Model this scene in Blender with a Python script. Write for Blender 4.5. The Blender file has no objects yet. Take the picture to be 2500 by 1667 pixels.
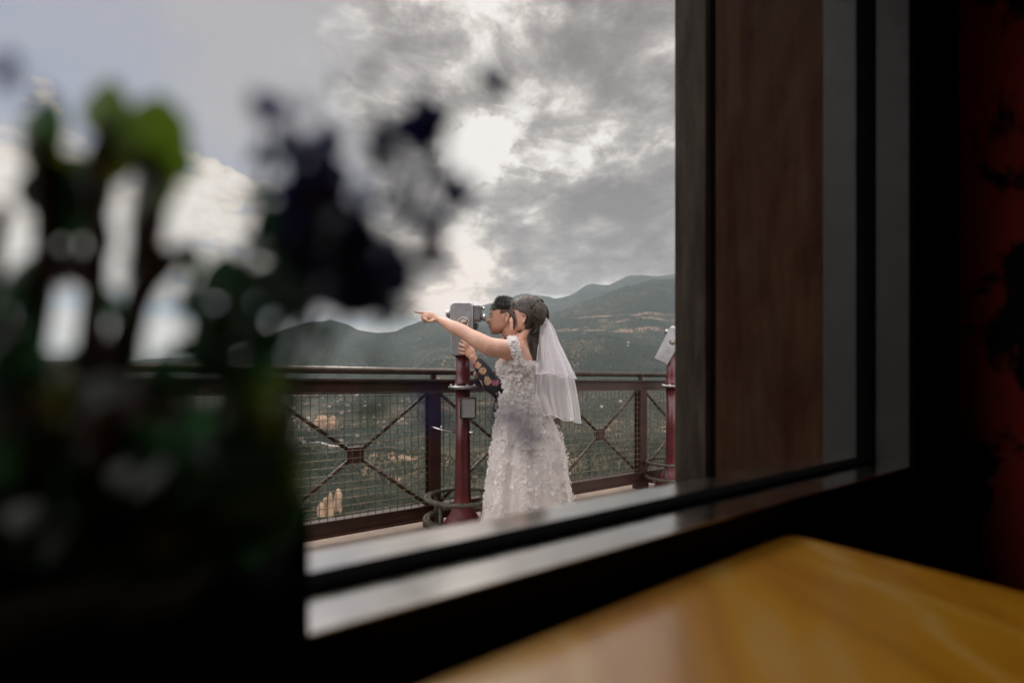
import bpy, bmesh, math, random
import numpy as np
from mathutils import Vector, Matrix, noise
R_ = math.radians
rng = random.Random(7)
scene = bpy.context.scene
col = scene.collection

# ------------------------------------------------------------------ camera, world, sun, exposure
F = 1111.1          # focal length in pixels of the 2500 px wide photograph (16 mm lens)
EYE = 1.03          # lens height above the deck
HZ = 935.0          # row of the horizon
cam_d = bpy.data.cameras.new('camera')
cam = bpy.data.objects.new('camera', cam_d); col.objects.link(cam)
cam.location = (0, 0, EYE); cam.rotation_euler = (R_(90), 0, 0)
cam_d.lens = 16.0; cam_d.sensor_width = 36.0
cam_d.shift_y = (HZ - 833.5) / 2500.0
cam_d.clip_start = 0.01; cam_d.clip_end = 60000
cam_d.dof.use_dof = True
cam_d.dof.focus_distance = 4.4
cam_d.dof.aperture_fstop = 1.25
scene.camera = cam

scene.view_settings.view_transform = 'Standard'
scene.view_settings.look = 'None'
scene.view_settings.exposure = 0.0
scene.view_settings.gamma = 1.0
scene.cycles.use_denoising = True
scene.cycles.max_bounces = 8
scene.cycles.transparent_max_bounces = 16
scene.cycles.sample_clamp_indirect = 4.0
scene.cycles.use_adaptive_sampling = False

SUN_AZ, SUN_EL = -22.0, 46.0     # degrees; azimuth from the viewing direction, clockwise positive
sd = bpy.data.lights.new('sun', 'SUN'); sd.energy = 1.5; sd.angle = R_(14); sd.color = (1.0, 0.93, 0.84)
so = bpy.data.objects.new('sun', sd); col.objects.link(so)
sdir = Vector((math.sin(R_(SUN_AZ)) * math.cos(R_(SUN_EL)), math.cos(R_(SUN_AZ)) * math.cos(R_(SUN_EL)), math.sin(R_(SUN_EL))))
so.rotation_euler = (-sdir).to_track_quat('-Z', 'Y').to_euler()
so.location = (0, 0, 30)

world = bpy.data.worlds.new('World'); scene.world = world; world.use_nodes = True

class NT:
    """small helper to write node trees"""
    def __init__(s, tree): s.t = tree; s.N = tree.nodes; s.L = tree.links
    def new(s, kind, **kw):
        n = s.N.new(kind)
        for k, v in kw.items(): setattr(n, k, v)
        return n
    def put(s, sock, v):
        if isinstance(v, bpy.types.NodeSocket): s.L.new(v, sock)
        elif v is not None:
            if hasattr(sock, 'default_value'):
                try: sock.default_value = v
                except Exception: sock.default_value = (v, v, v) if isinstance(v, (int, float)) else tuple(v) + (1.0,)
    def math(s, op, a, b=None, c=None, clamp=False):
        n = s.new('ShaderNodeMath', operation=op, use_clamp=clamp)
        s.put(n.inputs[0], a); s.put(n.inputs[1], b)
        if c is not None: s.put(n.inputs[2], c)
        return n.outputs[0]
    def vm(s, op, a, b=None, scale=None):
        n = s.new('ShaderNodeVectorMath', operation=op)
        s.put(n.inputs[0], a)
        if b is not None: s.put(n.inputs[1], b)
        if scale is not None: s.put(n.inputs['Scale'], scale)
        return n.outputs['Value'] if op in ('DOT_PRODUCT', 'LENGTH') else n.outputs[0]
    def sstep(s, x, lo, hi, a=0.0, b=1.0):
        n = s.new('ShaderNodeMapRange', interpolation_type='SMOOTHSTEP')
        s.put(n.inputs[0], x); s.put(n.inputs[1], lo); s.put(n.inputs[2], hi); s.put(n.inputs[3], a); s.put(n.inputs[4], b)
        return n.outputs[0]
    def noise(s, vec, scale, detail=4, rough=0.5, dist=0.0, out=0):
        n = s.new('ShaderNodeTexNoise'); s.put(n.inputs['Vector'], vec)
        s.put(n.inputs['Scale'], scale); s.put(n.inputs['Detail'], detail); s.put(n.inputs['Roughness'], rough); s.put(n.inputs['Distortion'], dist)
        return n.outputs[out]
    def mix(s, f, a, b, kind='RGBA', blend='MIX'):
        n = s.new('ShaderNodeMix', data_type=kind)
        if kind == 'RGBA': n.blend_type = blend
        s.put(n.inputs[0], f)
        ia, ib = (6, 7) if kind == 'RGBA' else (2, 3)
        def fix(v): return (tuple(v) + (1.0,)) if isinstance(v, (tuple, list)) and len(v) == 3 else v
        s.put(n.inputs[ia], fix(a)); s.put(n.inputs[ib], fix(b))
        return n.outputs[2 if kind == 'RGBA' else 0]
    def ramp(s, f, stops, interp='LINEAR'):
        n = s.new('ShaderNodeValToRGB'); s.put(n.inputs[0], f)
        e = n.color_ramp.elements; n.color_ramp.interpolation = interp
        while len(e) < len(stops): e.new(0.5)
        for k, (p, c) in enumerate(stops):
            e[k].position = p; e[k].color = tuple(c) + (1.0,)
        return n.outputs[0]
    def xyz(s, v):
        n = s.new('ShaderNodeSeparateXYZ'); s.put(n.inputs[0], v); return n.outputs
    def comb(s, x, y, z):
        n = s.new('ShaderNodeCombineXYZ'); s.put(n.inputs[0], x); s.put(n.inputs[1], y); s.put(n.inputs[2], z); return n.outputs[0]

def sky_dir(px, py):
    return Vector(((px - 1250) / F, 1.0, (HZ - py) / F)).normalized()

def build_world():
    g = NT(world.node_tree); g.N.clear()
    tc = g.new('ShaderNodeTexCoord')
    d = g.vm('NORMALIZE', tc.outputs['Generated'])
    x, y, z = g.xyz(d)
    sky = g.new('ShaderNodeTexSky'); sky.sky_type = 'NISHITA'; sky.sun_disc = False
    sky.sun_elevation = R_(SUN_EL); sky.sun_rotation = R_(SUN_AZ)
    # cloud layer seen in perspective: directions projected on a plane overhead
    zz = g.math('ADD', g.math('MAXIMUM', z, 0.0), 0.16)
    p = g.comb(g.math('DIVIDE', x, zz), g.math('DIVIDE', y, zz), 0.0)
    warp = g.noise(p, 1.3, 3, 0.5, 0.0, out=1)
    pw = g.vm('ADD', p, g.vm('SCALE', g.vm('SUBTRACT', warp, (0.5, 0.5, 0.5)), scale=0.35))
    ds = g.vm('MULTIPLY', d, (1.0, 1.0, 2.1))
    wd = g.vm('ADD', ds, g.vm('SCALE', g.vm('SUBTRACT', g.noise(ds, 4.0, 3, 0.5, 0, out=1), (0.5, 0.5, 0.5)), scale=0.16))
    big = g.noise(g.vm('ADD', wd, (3.1, 1.7, 0)), 3.2, 4, 0.5)
    fine = g.noise(g.vm('ADD', pw, (7.3, 4.1, 0)), 2.0, 9, 0.56, 0.15)
    puff = g.noise(g.vm('ADD', wd, (2.0, 0.4, 0.7)), 7.0, 12, 0.60, 0.0)
    low = g.sstep(z, 0.50, 0.12)
    def cen(n_, k): return g.math('MULTIPLY', g.math('SUBTRACT', n_, 0.5), k)
    b = g.math('ADD', 0.49, cen(big, 1.35))
    b = g.math('ADD', b, g.math('MULTIPLY', cen(fine, 1.15), g.sstep(z, 0.06, 0.2)))
    b = g.math('ADD', b, cen(puff, 1.9))
    # lobes with cloud shaped borders place the large masses as they hang over these mountains
    wob = g.vm('SCALE', g.vm('SUBTRACT', g.noise(d, 6.5, 7, 0.6, 0.0, out=1), (0.5, 0.5, 0.5)), scale=0.34)
    dn = g.vm('NORMALIZE', g.vm('ADD', d, wob))
    def lobe(px, py, r_in, r_out):
        c = sky_dir(px, py)
        dt = g.vm('DOT_PRODUCT', dn, tuple(c))
        return g.sstep(dt, math.cos(R_(r_out)), math.cos(R_(r_in)))
    for (px, py, ri, ro, amt) in [
        (1210, -60, 4, 11, 0.40), (1165, 365, 0.5, 4.5, 0.52), (1330, 320, 1, 9, 0.24), (1520, 330, 0, 5, 0.20), (1450, 400, 0, 4, 0.14),
        (1130, 690, 1, 8, 0.20), (1320, 590, 0, 5, 0.14), (1130, 610, 1, 6, 0.20), (1230, 680, 0, 4, -0.12),
        (1480, 200, 3, 12, -0.19), (1330, 170, 1, 6, -0.13), (1570, 500, 1, 8, -0.19), (1400, 480, 0, 5, -0.17),
        (1260, 410, 0, 3.5, -0.16), (1400, 670, 0, 6, -0.08), (950, 130, 2, 8, -0.06), (1120, 140, 0, 4, -0.03)]:
        b = g.math('ADD', b, g.math('MULTIPLY', lobe(px, py, ri, ro), amt * 1.25))
    bil = g.math('ABSOLUTE', cen(g.noise(g.vm('ADD', wd, (5.0, 1.1, 2.7)), 13.0, 6, 0.55), 2.0))
    b = g.math('ADD', b, g.math('SUBTRACT', g.math('MULTIPLY', bil, 0.34), 0.05))
    cloud = g.ramp(b, [(0.0, (0.225, 0.196, 0.182)), (0.22, (0.29, 0.252, 0.235)), (0.42, (0.385, 0.338, 0.315)),
                       (0.58, (0.50, 0.445, 0.415)), (0.72, (0.71, 0.64, 0.585)), (0.92, (0.97, 0.90, 0.85))])
    # warm evening tint low in the sky, left of centre
    warm = g.math('MULTIPLY', lobe(930, 760, 6, 22), g.sstep(z, 0.42, 0.05))
    cloud = g.mix(g.math('MULTIPLY', warm, 0.8), cloud, g.mix(1.0, cloud, (1.22, 0.98, 0.78), blend='MULTIPLY'))
    # clear lavender gap upper left, from the sky texture greyed by thin streaks
    streak = g.noise(g.vm('MULTIPLY', pw, (0.8, 2.2, 1)), 1.4, 5, 0.5)
    clearc = g.mix(0.88, g.vm('SCALE', sky.outputs[0], scale=0.03), (0.32, 0.345, 0.48))
    clearc = g.mix(g.math('MULTIPLY', g.sstep(streak, 0.30, 0.80), 0.7), clearc, (0.43, 0.41, 0.46))
    clearc = g.mix(lobe(700, 60, 2, 20), clearc, (0.44, 0.41, 0.42))
    clear_m = lobe(150, 250, 18, 28)
    # cumulus that float in the gap and thicken to the horizon
    cum = g.noise(g.vm('ADD', ds, (0.9, 5.2, 1.3)), 7.0, 9, 0.6, 0.1)
    thr = g.math('SUBTRACT', g.sstep(z, 0.48, 0.30, 0.72, 0.47), g.math('MULTIPLY', g.math('ADD', lobe(520, 560, 3, 9), g.math('ADD', lobe(60, 520, 2, 9), lobe(90, 70, 0, 3))), 0.20))
    cumm = g.sstep(g.math('SUBTRACT', cum, thr), 0.0, 0.07)
    cumc = g.ramp(g.math('ADD', g.math('MULTIPLY', puff, 0.6), g.math('MULTIPLY', g.math('SUBTRACT', cum, thr), 1.6)), [(0.25, (0.36, 0.35, 0.39)), (0.42, (0.50, 0.46, 0.46)), (0.60, (0.76, 0.65, 0.55)), (0.8, (0.86, 0.78, 0.70))])
    clearc = g.mix(cumm, clearc, cumc)
    allc = g.mix(clear_m, cloud, clearc)
    # pale strip right above the horizon
    strip = g.math('MULTIPLY', g.sstep(z, 0.16, 0.11), lobe(650, 880, 18, 30))
    allc = g.mix(g.math('MULTIPLY', strip, 0.85), allc, g.mix(g.sstep(z, 0.10, 0.13), g.mix(g.sstep(z, 0.0, 0.10), (0.62, 0.60, 0.52), (0.86, 0.72, 0.56)), (0.50, 0.58, 0.63)))
    # unseen sky overhead and behind the building, brightness added to light the couple
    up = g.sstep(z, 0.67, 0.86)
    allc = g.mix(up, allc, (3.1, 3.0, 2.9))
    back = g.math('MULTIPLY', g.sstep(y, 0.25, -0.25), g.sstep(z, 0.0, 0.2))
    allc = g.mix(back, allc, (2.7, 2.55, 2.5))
    below = g.sstep(z, 0.0, -0.03)
    allc = g.mix(below, allc, (0.10, 0.10, 0.09))
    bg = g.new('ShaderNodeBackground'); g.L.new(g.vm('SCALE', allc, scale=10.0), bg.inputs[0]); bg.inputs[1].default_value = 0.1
    out = g.new('ShaderNodeOutputWorld'); g.L.new(bg.outputs[0], out.inputs[0])
build_world()

# ------------------------------------------------------------------ helpers
DX, DY = 1700 / 2031.0, 1111.1 / 2031.0       # direction in which window and railing run
def W(s, w, z=0.0):
    """s metres along the window wall, w metres out from the camera across it"""
    return Vector((s * DX - w * DY, s * DY + w * DX, z))
ROTW = math.atan2(DY, DX)
def P(px, py, Y):
    return Vector(((px - 1250) / F * Y, Y, EYE + (HZ - py) / F * Y))

WM = {}
def tag(o, label=None, cat=None, group=None, kind=None):
    if label: o['label'] = label
    if cat: o['category'] = cat
    if group: o['group'] = group
    if kind: o['kind'] = kind
    return o
def thing(name, label, cat, loc=(0, 0, 0), rz=0.0, group=None):
    o = bpy.data.objects.new(name, None); col.objects.link(o)
    o.location = loc; o.rotation_euler = (0, 0, rz); o.empty_display_size = 0.1
    WM[o.name] = Matrix.Translation(Vector(loc)) @ Matrix.Rotation(rz, 4, 'Z')
    return tag(o, label, cat, group)

class MB:
    def __init__(s): s.v = []; s.f = []; s.m = []; s.sm = []
    def add(s, verts, faces, mi=0, smooth=False):
        n = len(s.v); s.v += [Vector(v) for v in verts]
        for f in faces:
            s.f.append([i + n for i in f]); s.m.append(mi); s.sm.append(smooth)
        return s
    def box(s, c, size, M=None, bevel=0.0, mi=0):
        bm = bmesh.new(); bmesh.ops.create_cube(bm, size=1.0)
        for v in bm.verts: v.co = Vector((v.co.x * size[0], v.co.y * size[1], v.co.z * size[2]))
        if bevel > 0: bmesh.ops.bevel(bm, geom=list(bm.edges), offset=bevel, segments=2, affect='EDGES', profile=0.5)
        M = M or Matrix.Identity(4); c = Vector(c)
        bm.verts.index_update()
        s.add([(M @ v.co) + c for v in bm.verts], [[v.index for v in f.verts] for f in bm.faces], mi)
        bm.free(); return s
    def wbox(s, s0, s1, w0, w1, z0, z1, bevel=0.0, mi=0):
        """box given in window-wall coordinates"""
        return s.box(W((s0 + s1) / 2, (w0 + w1) / 2, (z0 + z1) / 2), (s1 - s0, w1 - w0, z1 - z0), Matrix.Rotation(ROTW, 4, 'Z'), bevel, mi)
    def tube(s, pts, radii, n=10, cap=True, mi=0, smooth=True, flat=1.0, up=None):
        pts = [Vector(p) for p in pts]
        if isinstance(radii, (int, float)): radii = [radii] * len(pts)
        verts = []; faces = []
        prev = None
        for i, p in enumerate(pts):
            t = (pts[min(i + 1, len(pts) - 1)] - pts[max(i - 1, 0)])
            t = t.normalized() if t.length > 1e-9 else Vector((0, 0, 1))
            if prev is None:
                a = Vector(up) if up is not None else (Vector((0, 0, 1)) if abs(t.z) < 0.9 else Vector((0, 1, 0)))
            else: a = prev
            e1 = (a - t * a.dot(t)).normalized(); e2 = t.cross(e1); prev = e1
            r = radii[i]; ra, rb = (r if isinstance(r, (tuple, list)) else (r, r * flat))
            for k in range(n):
                q = 2 * math.pi * k / n
                verts.append(p + e1 * (ra * math.cos(q)) + e2 * (rb * math.sin(q)))
        for i in range(len(pts) - 1):
            for k in range(n):
                faces.append((i * n + k, i * n + (k + 1) % n, (i + 1) * n + (k + 1) % n, (i + 1) * n + k))
        if cap:
            faces.append(tuple(range(n - 1, -1, -1))); b = (len(pts) - 1) * n
            faces.append(tuple(b + k for k in range(n)))
        return s.add(verts, faces, mi, smooth)
    def capsule(s, pts, radii, n=12, flat=1.0, up=None):
        """tube with rounded ends"""
        pts = [Vector(p) for p in pts]
        if isinstance(radii, (int, float)): radii = [radii] * len(pts)
        def rr(r, k): return (r[0] * k, r[1] * k) if isinstance(r, (tuple, list)) else r * k
        def mx(r): return max(r) if isinstance(r, (tuple, list)) else r
        t0 = (pts[0] - pts[1]).normalized(); t1 = (pts[-1] - pts[-2]).normalized()
        a = []; ra = []
        for k in (0.95, 0.75, 0.4): a.append(pts[0] + t0 * mx(radii[0]) * k); ra.append(rr(radii[0], math.sqrt(1 - k * k)))
        b = []; rb = []
        for k in (0.4, 0.75, 0.95): b.append(pts[-1] + t1 * mx(radii[-1]) * k); rb.append(rr(radii[-1], math.sqrt(1 - k * k)))
        return s.tube(a + pts + b, ra + list(radii) + rb, n, flat=flat, up=up)
    def lathe(s, prof, c=(0, 0, 0), n=24, M=None, mi=0, smooth=True):
        c = Vector(c); M = M or Matrix.Identity(4); verts = []; faces = []
        for (r, z) in prof:
            for k in range(n):
                q = 2 * math.pi * k / n; verts.append(c + (M @ Vector((r * math.cos(q), r * math.sin(q), z))))
        for i in range(len(prof) - 1):
            for k in range(n): faces.append((i * n + k, i * n + (k + 1) % n, (i + 1) * n + (k + 1) % n, (i + 1) * n + k))
        faces.append(tuple(range(n - 1, -1, -1))); b = (len(prof) - 1) * n; faces.append(tuple(b + k for k in range(n)))
        return s.add(verts, faces, mi, smooth)
    def ell(s, c, r, M=None, nu=14, nv=10, mi=0):
        c = Vector(c); M = M or Matrix.Identity(4); verts = [c + M @ Vector((0, 0, -r[2]))]; faces = []
        for j in range(1, nv):
            a = -math.pi / 2 + math.pi * j / nv
            for k in range(nu):
                q = 2 * math.pi * k / nu
                verts.append(c + M @ Vector((r[0] * math.cos(a) * math.cos(q), r[1] * math.cos(a) * math.sin(q), r[2] * math.sin(a))))
        verts.append(c + M @ Vector((0, 0, r[2])))
        for k in range(nu): faces.append((0, 1 + (k + 1) % nu, 1 + k))
        for j in range(nv - 2):
            for k in range(nu):
                a = 1 + j * nu; faces.append((a + k, a + (k + 1) % nu, a + nu + (k + 1) % nu, a + nu + k))
        t = len(verts) - 1; a = 1 + (nv - 2) * nu
        for k in range(nu): faces.append((a + k, a + (k + 1) % nu, t))
        return s.add(verts, faces, mi, True)
    def grid(s, rows, closed=False, mi=0, smooth=True):
        """rows of points -> quad sheet"""
        n = len(rows[0]); verts = [q for r in rows for q in r]; faces = []
        for i in range(len(rows) - 1):
            for k in range(n if closed else n - 1):
                faces.append((i * n + k, i * n + (k + 1) % n, (i + 1) * n + (k + 1) % n, (i + 1) * n + k))
        return s.add(verts, faces, mi, smooth)
    def build(s, name, mats, parent=None, local=False):
        me = bpy.data.meshes.new(name)
        vs = s.v
        if parent is not None and not local:
            inv = WM[parent.name].inverted(); vs = [inv @ v for v in vs]
        me.from_pydata([tuple(v) for v in vs], [], s.f)
        if not isinstance(mats, (list, tuple)): mats = [mats]
        for m in mats: me.materials.append(m)
        me.polygons.foreach_set('material_index', s.m); me.polygons.foreach_set('use_smooth', s.sm)
        me.update()
        o = bpy.data.objects.new(name, me); col.objects.link(o)
        if parent is not None: o.parent = parent; WM[o.name] = WM[parent.name].copy()
        else: WM[o.name] = Matrix.Identity(4)
        return o

def remeshed(mb, name, mat, parent, voxel=0.004, smooth=3, color_fn=None):
    """fuse overlapping closed shapes into one continuous skin"""
    o = mb.build(name + '_raw', mat, None)
    m = o.modifiers.new('r', 'REMESH'); m.mode = 'VOXEL'; m.voxel_size = voxel; m.use_smooth_shade = True
    if smooth:
        k = o.modifiers.new('s', 'SMOOTH'); k.iterations = smooth; k.factor = 0.5
    dg = bpy.context.evaluated_depsgraph_get(); dg.update()
    me = bpy.data.meshes.new_from_object(o.evaluated_get(dg))
    me.name = name
    bpy.data.objects.remove(o)
    inv = WM[parent.name].inverted(); me.transform(inv)
    me.materials.clear(); me.materials.append(mat)
    r = bpy.data.objects.new(name, me); col.objects.link(r); r.parent = parent; WM[r.name] = WM[parent.name].copy()
    return r

def copy_tree(o, parent=None):
    c = o.copy(); col.objects.link(c); c.parent = parent
    for ch in list(o.children): copy_tree(ch, c)
    return c

def mat(name, base, rough=0.6, metal=0.0, var=0.0, vscale=8.0, bump=0.0, bscale=60.0, spec=0.5, col2=None, stretch=None, coat=0.0, trans=None, detail=5):
    m = bpy.data.materials.new(name); m.use_nodes = True
    g = NT(m.node_tree); bs = g.N['Principled BSDF']
    bs.inputs['Roughness'].default_value = rough; bs.inputs['Metallic'].default_value = metal
    bs.inputs['Specular IOR Level'].default_value = spec
    if coat: bs.inputs['Coat Weight'].default_value = coat; bs.inputs['Coat Roughness'].default_value = 0.12
    tc = g.new('ShaderNodeTexCoord'); v = tc.outputs['Object']
    if stretch: v = g.vm('MULTIPLY', v, stretch)
    c2 = col2 or tuple(c * (1 - var) for c in base)
    if var > 0 or col2:
        f = g.sstep(g.noise(v, vscale, detail, 0.6), 0.32, 0.68)
        g.L.new(g.mix(f, base, c2), bs.inputs['Base Color'])
        rr = g.math('ADD', g.math('MULTIPLY', g.noise(v, vscale * 2.3, 3, 0.6), 0.25), rough - 0.12, clamp=True)
        g.L.new(rr, bs.inputs['Roughness'])
    else: bs.inputs['Base Color'].default_value = tuple(base) + (1,)
    if bump:
        bn = g.new('ShaderNodeBump'); bn.inputs['Strength'].default_value = bump; bn.inputs['Distance'].default_value = 0.01
        g.L.new(g.noise(v, bscale, 5, 0.6), bn.inputs['Height']); g.L.new(bn.outputs[0], bs.inputs['Normal'])
    if trans:
        tr = g.new('ShaderNodeBsdfTranslucent'); tr.inputs[0].default_value = tuple(trans[0]) + (1,)
        ms = g.new('ShaderNodeMixShader'); ms.inputs[0].default_value = trans[1]
        g.L.new(bs.outputs[0], ms.inputs[1]); g.L.new(tr.outputs[0], ms.inputs[2])
        g.L.new(ms.outputs[0], g.N['Material Output'].inputs[0])
    return m

# ------------------------------------------------------------------ materials
M = {}
M['brown_steel'] = mat('brown_steel', (0.050, 0.019, 0.013), 0.42, 0.0, 0.45, 9, 0.15, 120)
M['rail_steel'] = mat('rail_steel', (0.085, 0.062, 0.050), 0.22, 0.35, 0.3, 20)
M['wire'] = mat('wire', (0.16, 0.12, 0.075), 0.45, 0.2, 0.4, 14)
M['deck'] = mat('deck', (0.28, 0.21, 0.165), 0.85, 0.0, 0.35, 3.0, 0.4, 90)
M['red_paint'] = mat('red_paint', (0.105, 0.010, 0.014), 0.38, 0.0, 0.45, 6, 0.1, 90, coat=0.25)
M['silver'] = mat('silver', (0.50, 0.49, 0.50), 0.34, 0.85, 0.25, 12, 0.12, 200)
M['chrome'] = mat('chrome', (0.70, 0.69, 0.68), 0.14, 1.0)
M['pivot'] = mat('pivot_disc', (0.30, 0.25, 0.21), 0.4, 0.6)
M['dark_metal'] = mat('dark_metal', (0.030, 0.030, 0.032), 0.5, 0.2)
M['step_iron'] = mat('step_iron', (0.095, 0.082, 0.062), 0.45, 0.4, 0.5, 30, 0.6, 110)
M['skin_f'] = mat('skin_bride', (0.66, 0.40, 0.30), 0.46, 0, col2=(0.62, 0.34, 0.25), vscale=14)
M['skin_m'] = mat('skin_groom', (0.52, 0.30, 0.21), 0.46, 0, col2=(0.47, 0.24, 0.17), vscale=16)
for k in ('skin_f', 'skin_m'):
    b_ = M[k].node_tree.nodes['Principled BSDF']; b_.inputs['Subsurface Weight'].default_value = 0.12; b_.inputs['Subsurface Radius'].default_value = (0.02, 0.008, 0.005)
M['hair_f'] = mat('hair_bride', (0.018, 0.013, 0.010), 0.48, 0, col2=(0.075, 0.052, 0.037), vscale=25)
M['hair_m'] = mat('hair_groom', (0.012, 0.011, 0.010), 0.42, 0, col2=(0.03, 0.025, 0.02), vscale=40)
M['fade'] = mat('hair_fade', (0.11, 0.070, 0.050), 0.7, 0, col2=(0.05, 0.034, 0.026), vscale=60)
M['eye_white'] = mat('eye_white', (0.42, 0.38, 0.36), 0.4)
M['black'] = mat('black_plastic', (0.012, 0.012, 0.013), 0.4)
M['lip'] = mat('lip', (0.40, 0.13, 0.12), 0.4)
M['gown'] = mat('gown_tulle', (0.86, 0.80, 0.77), 0.7, 0, 0.10, 12, 0.4, 60, trans=((0.82, 0.78, 0.80), 0.25))
M['petal'] = mat('petal', (0.95, 0.92, 0.90), 0.45, 0, 0.06, 30, trans=((0.88, 0.84, 0.88), 0.35))
M['cord'] = mat('satin_cord', (0.86, 0.84, 0.87), 0.35)
M['gold'] = mat('gold', (0.75, 0.50, 0.28), 0.25, 1.0)
M['trouser'] = mat('trouser', (0.012, 0.014, 0.028), 0.8, 0, 0.2, 30)
M['leather'] = mat('leather', (0.02, 0.014, 0.01), 0.4)
M['alu'] = mat('painted_aluminium', (0.74, 0.70, 0.66), 0.15, 1.0, 0.12, 7, 0.03, 40)
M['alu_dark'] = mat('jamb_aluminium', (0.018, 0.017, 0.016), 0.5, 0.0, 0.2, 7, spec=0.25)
M['gasket'] = mat('gasket', (0.003, 0.003, 0.003), 0.8, spec=0.0)
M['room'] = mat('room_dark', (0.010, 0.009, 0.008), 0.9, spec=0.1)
M['weathered'] = mat('weathered_timber', (0.050, 0.040, 0.031), 0.85, 0, 0.6, 5, 0.6, 60, spec=0.15, stretch=(3, 3, 0.5))
M['planter'] = mat('planter', (0.003, 0.003, 0.003), 0.9, spec=0.0)
M['soil'] = mat('soil', (0.004, 0.003, 0.002), 0.95, spec=0.0)
def set_leaf(name, c, t, f): M[name] = mat(name, c, 0.35, 0, 0.3, 30, trans=(t, f))
set_leaf('leaf_bright', (0.055, 0.12, 0.02), (0.15, 0.25, 0.02), 0.6)
set_leaf('leaf_green', (0.025, 0.08, 0.015), (0.06, 0.17, 0.02), 0.45)
set_leaf('leaf_dark', (0.014, 0.042, 0.018), (0.022, 0.085, 0.028), 0.45)
set_leaf('leaf_olive', (0.05, 0.06, 0.012), (0.16, 0.16, 0.02), 0.45)
set_leaf('petal_navy', (0.012, 0.013, 0.050), (0.022, 0.024, 0.12), 0.4)
set_leaf('petal_violet', (0.030, 0.030, 0.13), (0.025, 0.03, 0.14), 0.45)
M['stem_brown'] = mat('stem_brown', (0.045, 0.018, 0.010), 0.7)
M['stem_green'] = mat('stem_green', (0.02, 0.04, 0.015), 0.7)

def wood_panel_mat():
    m = bpy.data.materials.new('stained_panel'); m.use_nodes = True; g = NT(m.node_tree); bs = g.N['Principled BSDF']
    tc = g.new('ShaderNodeTexCoord'); o = tc.outputs['Object']
    v = g.vm('MULTIPLY', o, (9, 9, 1.1))
    n1 = g.noise(v, 2.2, 8, 0.62, 0.3); n2 = g.noise(g.vm('MULTIPLY', o, (2, 2, 1.2)), 3, 4, 0.6)
    n3 = g.noise(g.vm('MULTIPLY', o, (60, 60, 2.0)), 2.0, 4, 0.6)
    c = g.ramp(g.math('ADD', g.math('MULTIPLY', n1, 0.6), g.math('ADD', g.math('MULTIPLY', n2, 0.45), g.math('MULTIPLY', n3, 0.15))),
               [(0.35, (0.014, 0.0030, 0.0015)), (0.52, (0.023, 0.0080, 0.0036)), (0.66, (0.033, 0.0170, 0.0085)), (0.85, (0.044, 0.028, 0.017))])
    g.L.new(c, bs.inputs['Base Color']); bs.inputs['Roughness'].default_value = 0.8; bs.inputs['Specular IOR Level'].default_value = 0.08
    bn = g.new('ShaderNodeBump'); bn.inputs['Strength'].default_value = 0.4; bn.inputs['Distance'].default_value = 0.004
    g.L.new(n1, bn.inputs['Height']); g.L.new(bn.outputs[0], bs.inputs['Normal'])
    return m
M['panel'] = wood_panel_mat()

def table_mat():
    m = bpy.data.materials.new('lacquered_pine'); m.use_nodes = True; g = NT(m.node_tree); bs = g.N['Principled BSDF']
    tc = g.new('ShaderNodeTexCoord'); o = tc.outputs['Object']
    wrp = g.vm('ADD', g.vm('MULTIPLY', o, (1.0, 0.42, 1)), g.vm('SCALE', g.noise(g.vm('MULTIPLY', o, (1.2, 0.6, 1)), 2.3, 3, 0.5, 0.6, out=1), scale=0.42))
    n1 = g.noise(wrp, 2.6, 2, 0.45, 1.2)
    rg = g.math('PINGPONG', g.math('MULTIPLY', n1, 5.0), 0.5)
    n2 = g.noise(g.vm('MULTIPLY', o, (1, 0.15, 1)), 90, 4, 0.6)
    c = g.ramp(g.math('ADD', g.math('MULTIPLY', rg, 1.2), g.math('MULTIPLY', n2, 0.35)), [(0.10, (0.25, 0.096, 0.002)), (0.35, (0.31, 0.130, 0.003)), (0.60, (0.34, 0.155, 0.006)), (0.86, (0.36, 0.21, 0.06))])
    g.L.new(c, bs.inputs['Base Color']); bs.inputs['Roughness'].default_value = 0.30
    bs.inputs['Specular IOR Level'].default_value = 1.0
    bs.inputs['Coat Weight'].default_value = 1.0; bs.inputs['Coat Roughness'].default_value = 0.20; bs.inputs['Coat IOR'].default_value = 2.1
    return m
M['table'] = table_mat()

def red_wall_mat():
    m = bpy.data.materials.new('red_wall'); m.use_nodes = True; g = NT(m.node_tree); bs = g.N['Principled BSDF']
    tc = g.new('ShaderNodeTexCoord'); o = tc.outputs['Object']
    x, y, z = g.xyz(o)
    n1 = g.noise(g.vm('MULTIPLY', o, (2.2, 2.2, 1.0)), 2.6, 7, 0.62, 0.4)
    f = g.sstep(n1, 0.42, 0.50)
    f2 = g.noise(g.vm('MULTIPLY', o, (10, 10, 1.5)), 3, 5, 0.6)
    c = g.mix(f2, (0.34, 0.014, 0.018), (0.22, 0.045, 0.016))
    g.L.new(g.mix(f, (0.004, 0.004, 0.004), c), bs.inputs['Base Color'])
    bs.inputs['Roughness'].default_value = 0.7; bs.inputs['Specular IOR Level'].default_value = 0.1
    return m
M['red_wall'] = red_wall_mat()

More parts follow.
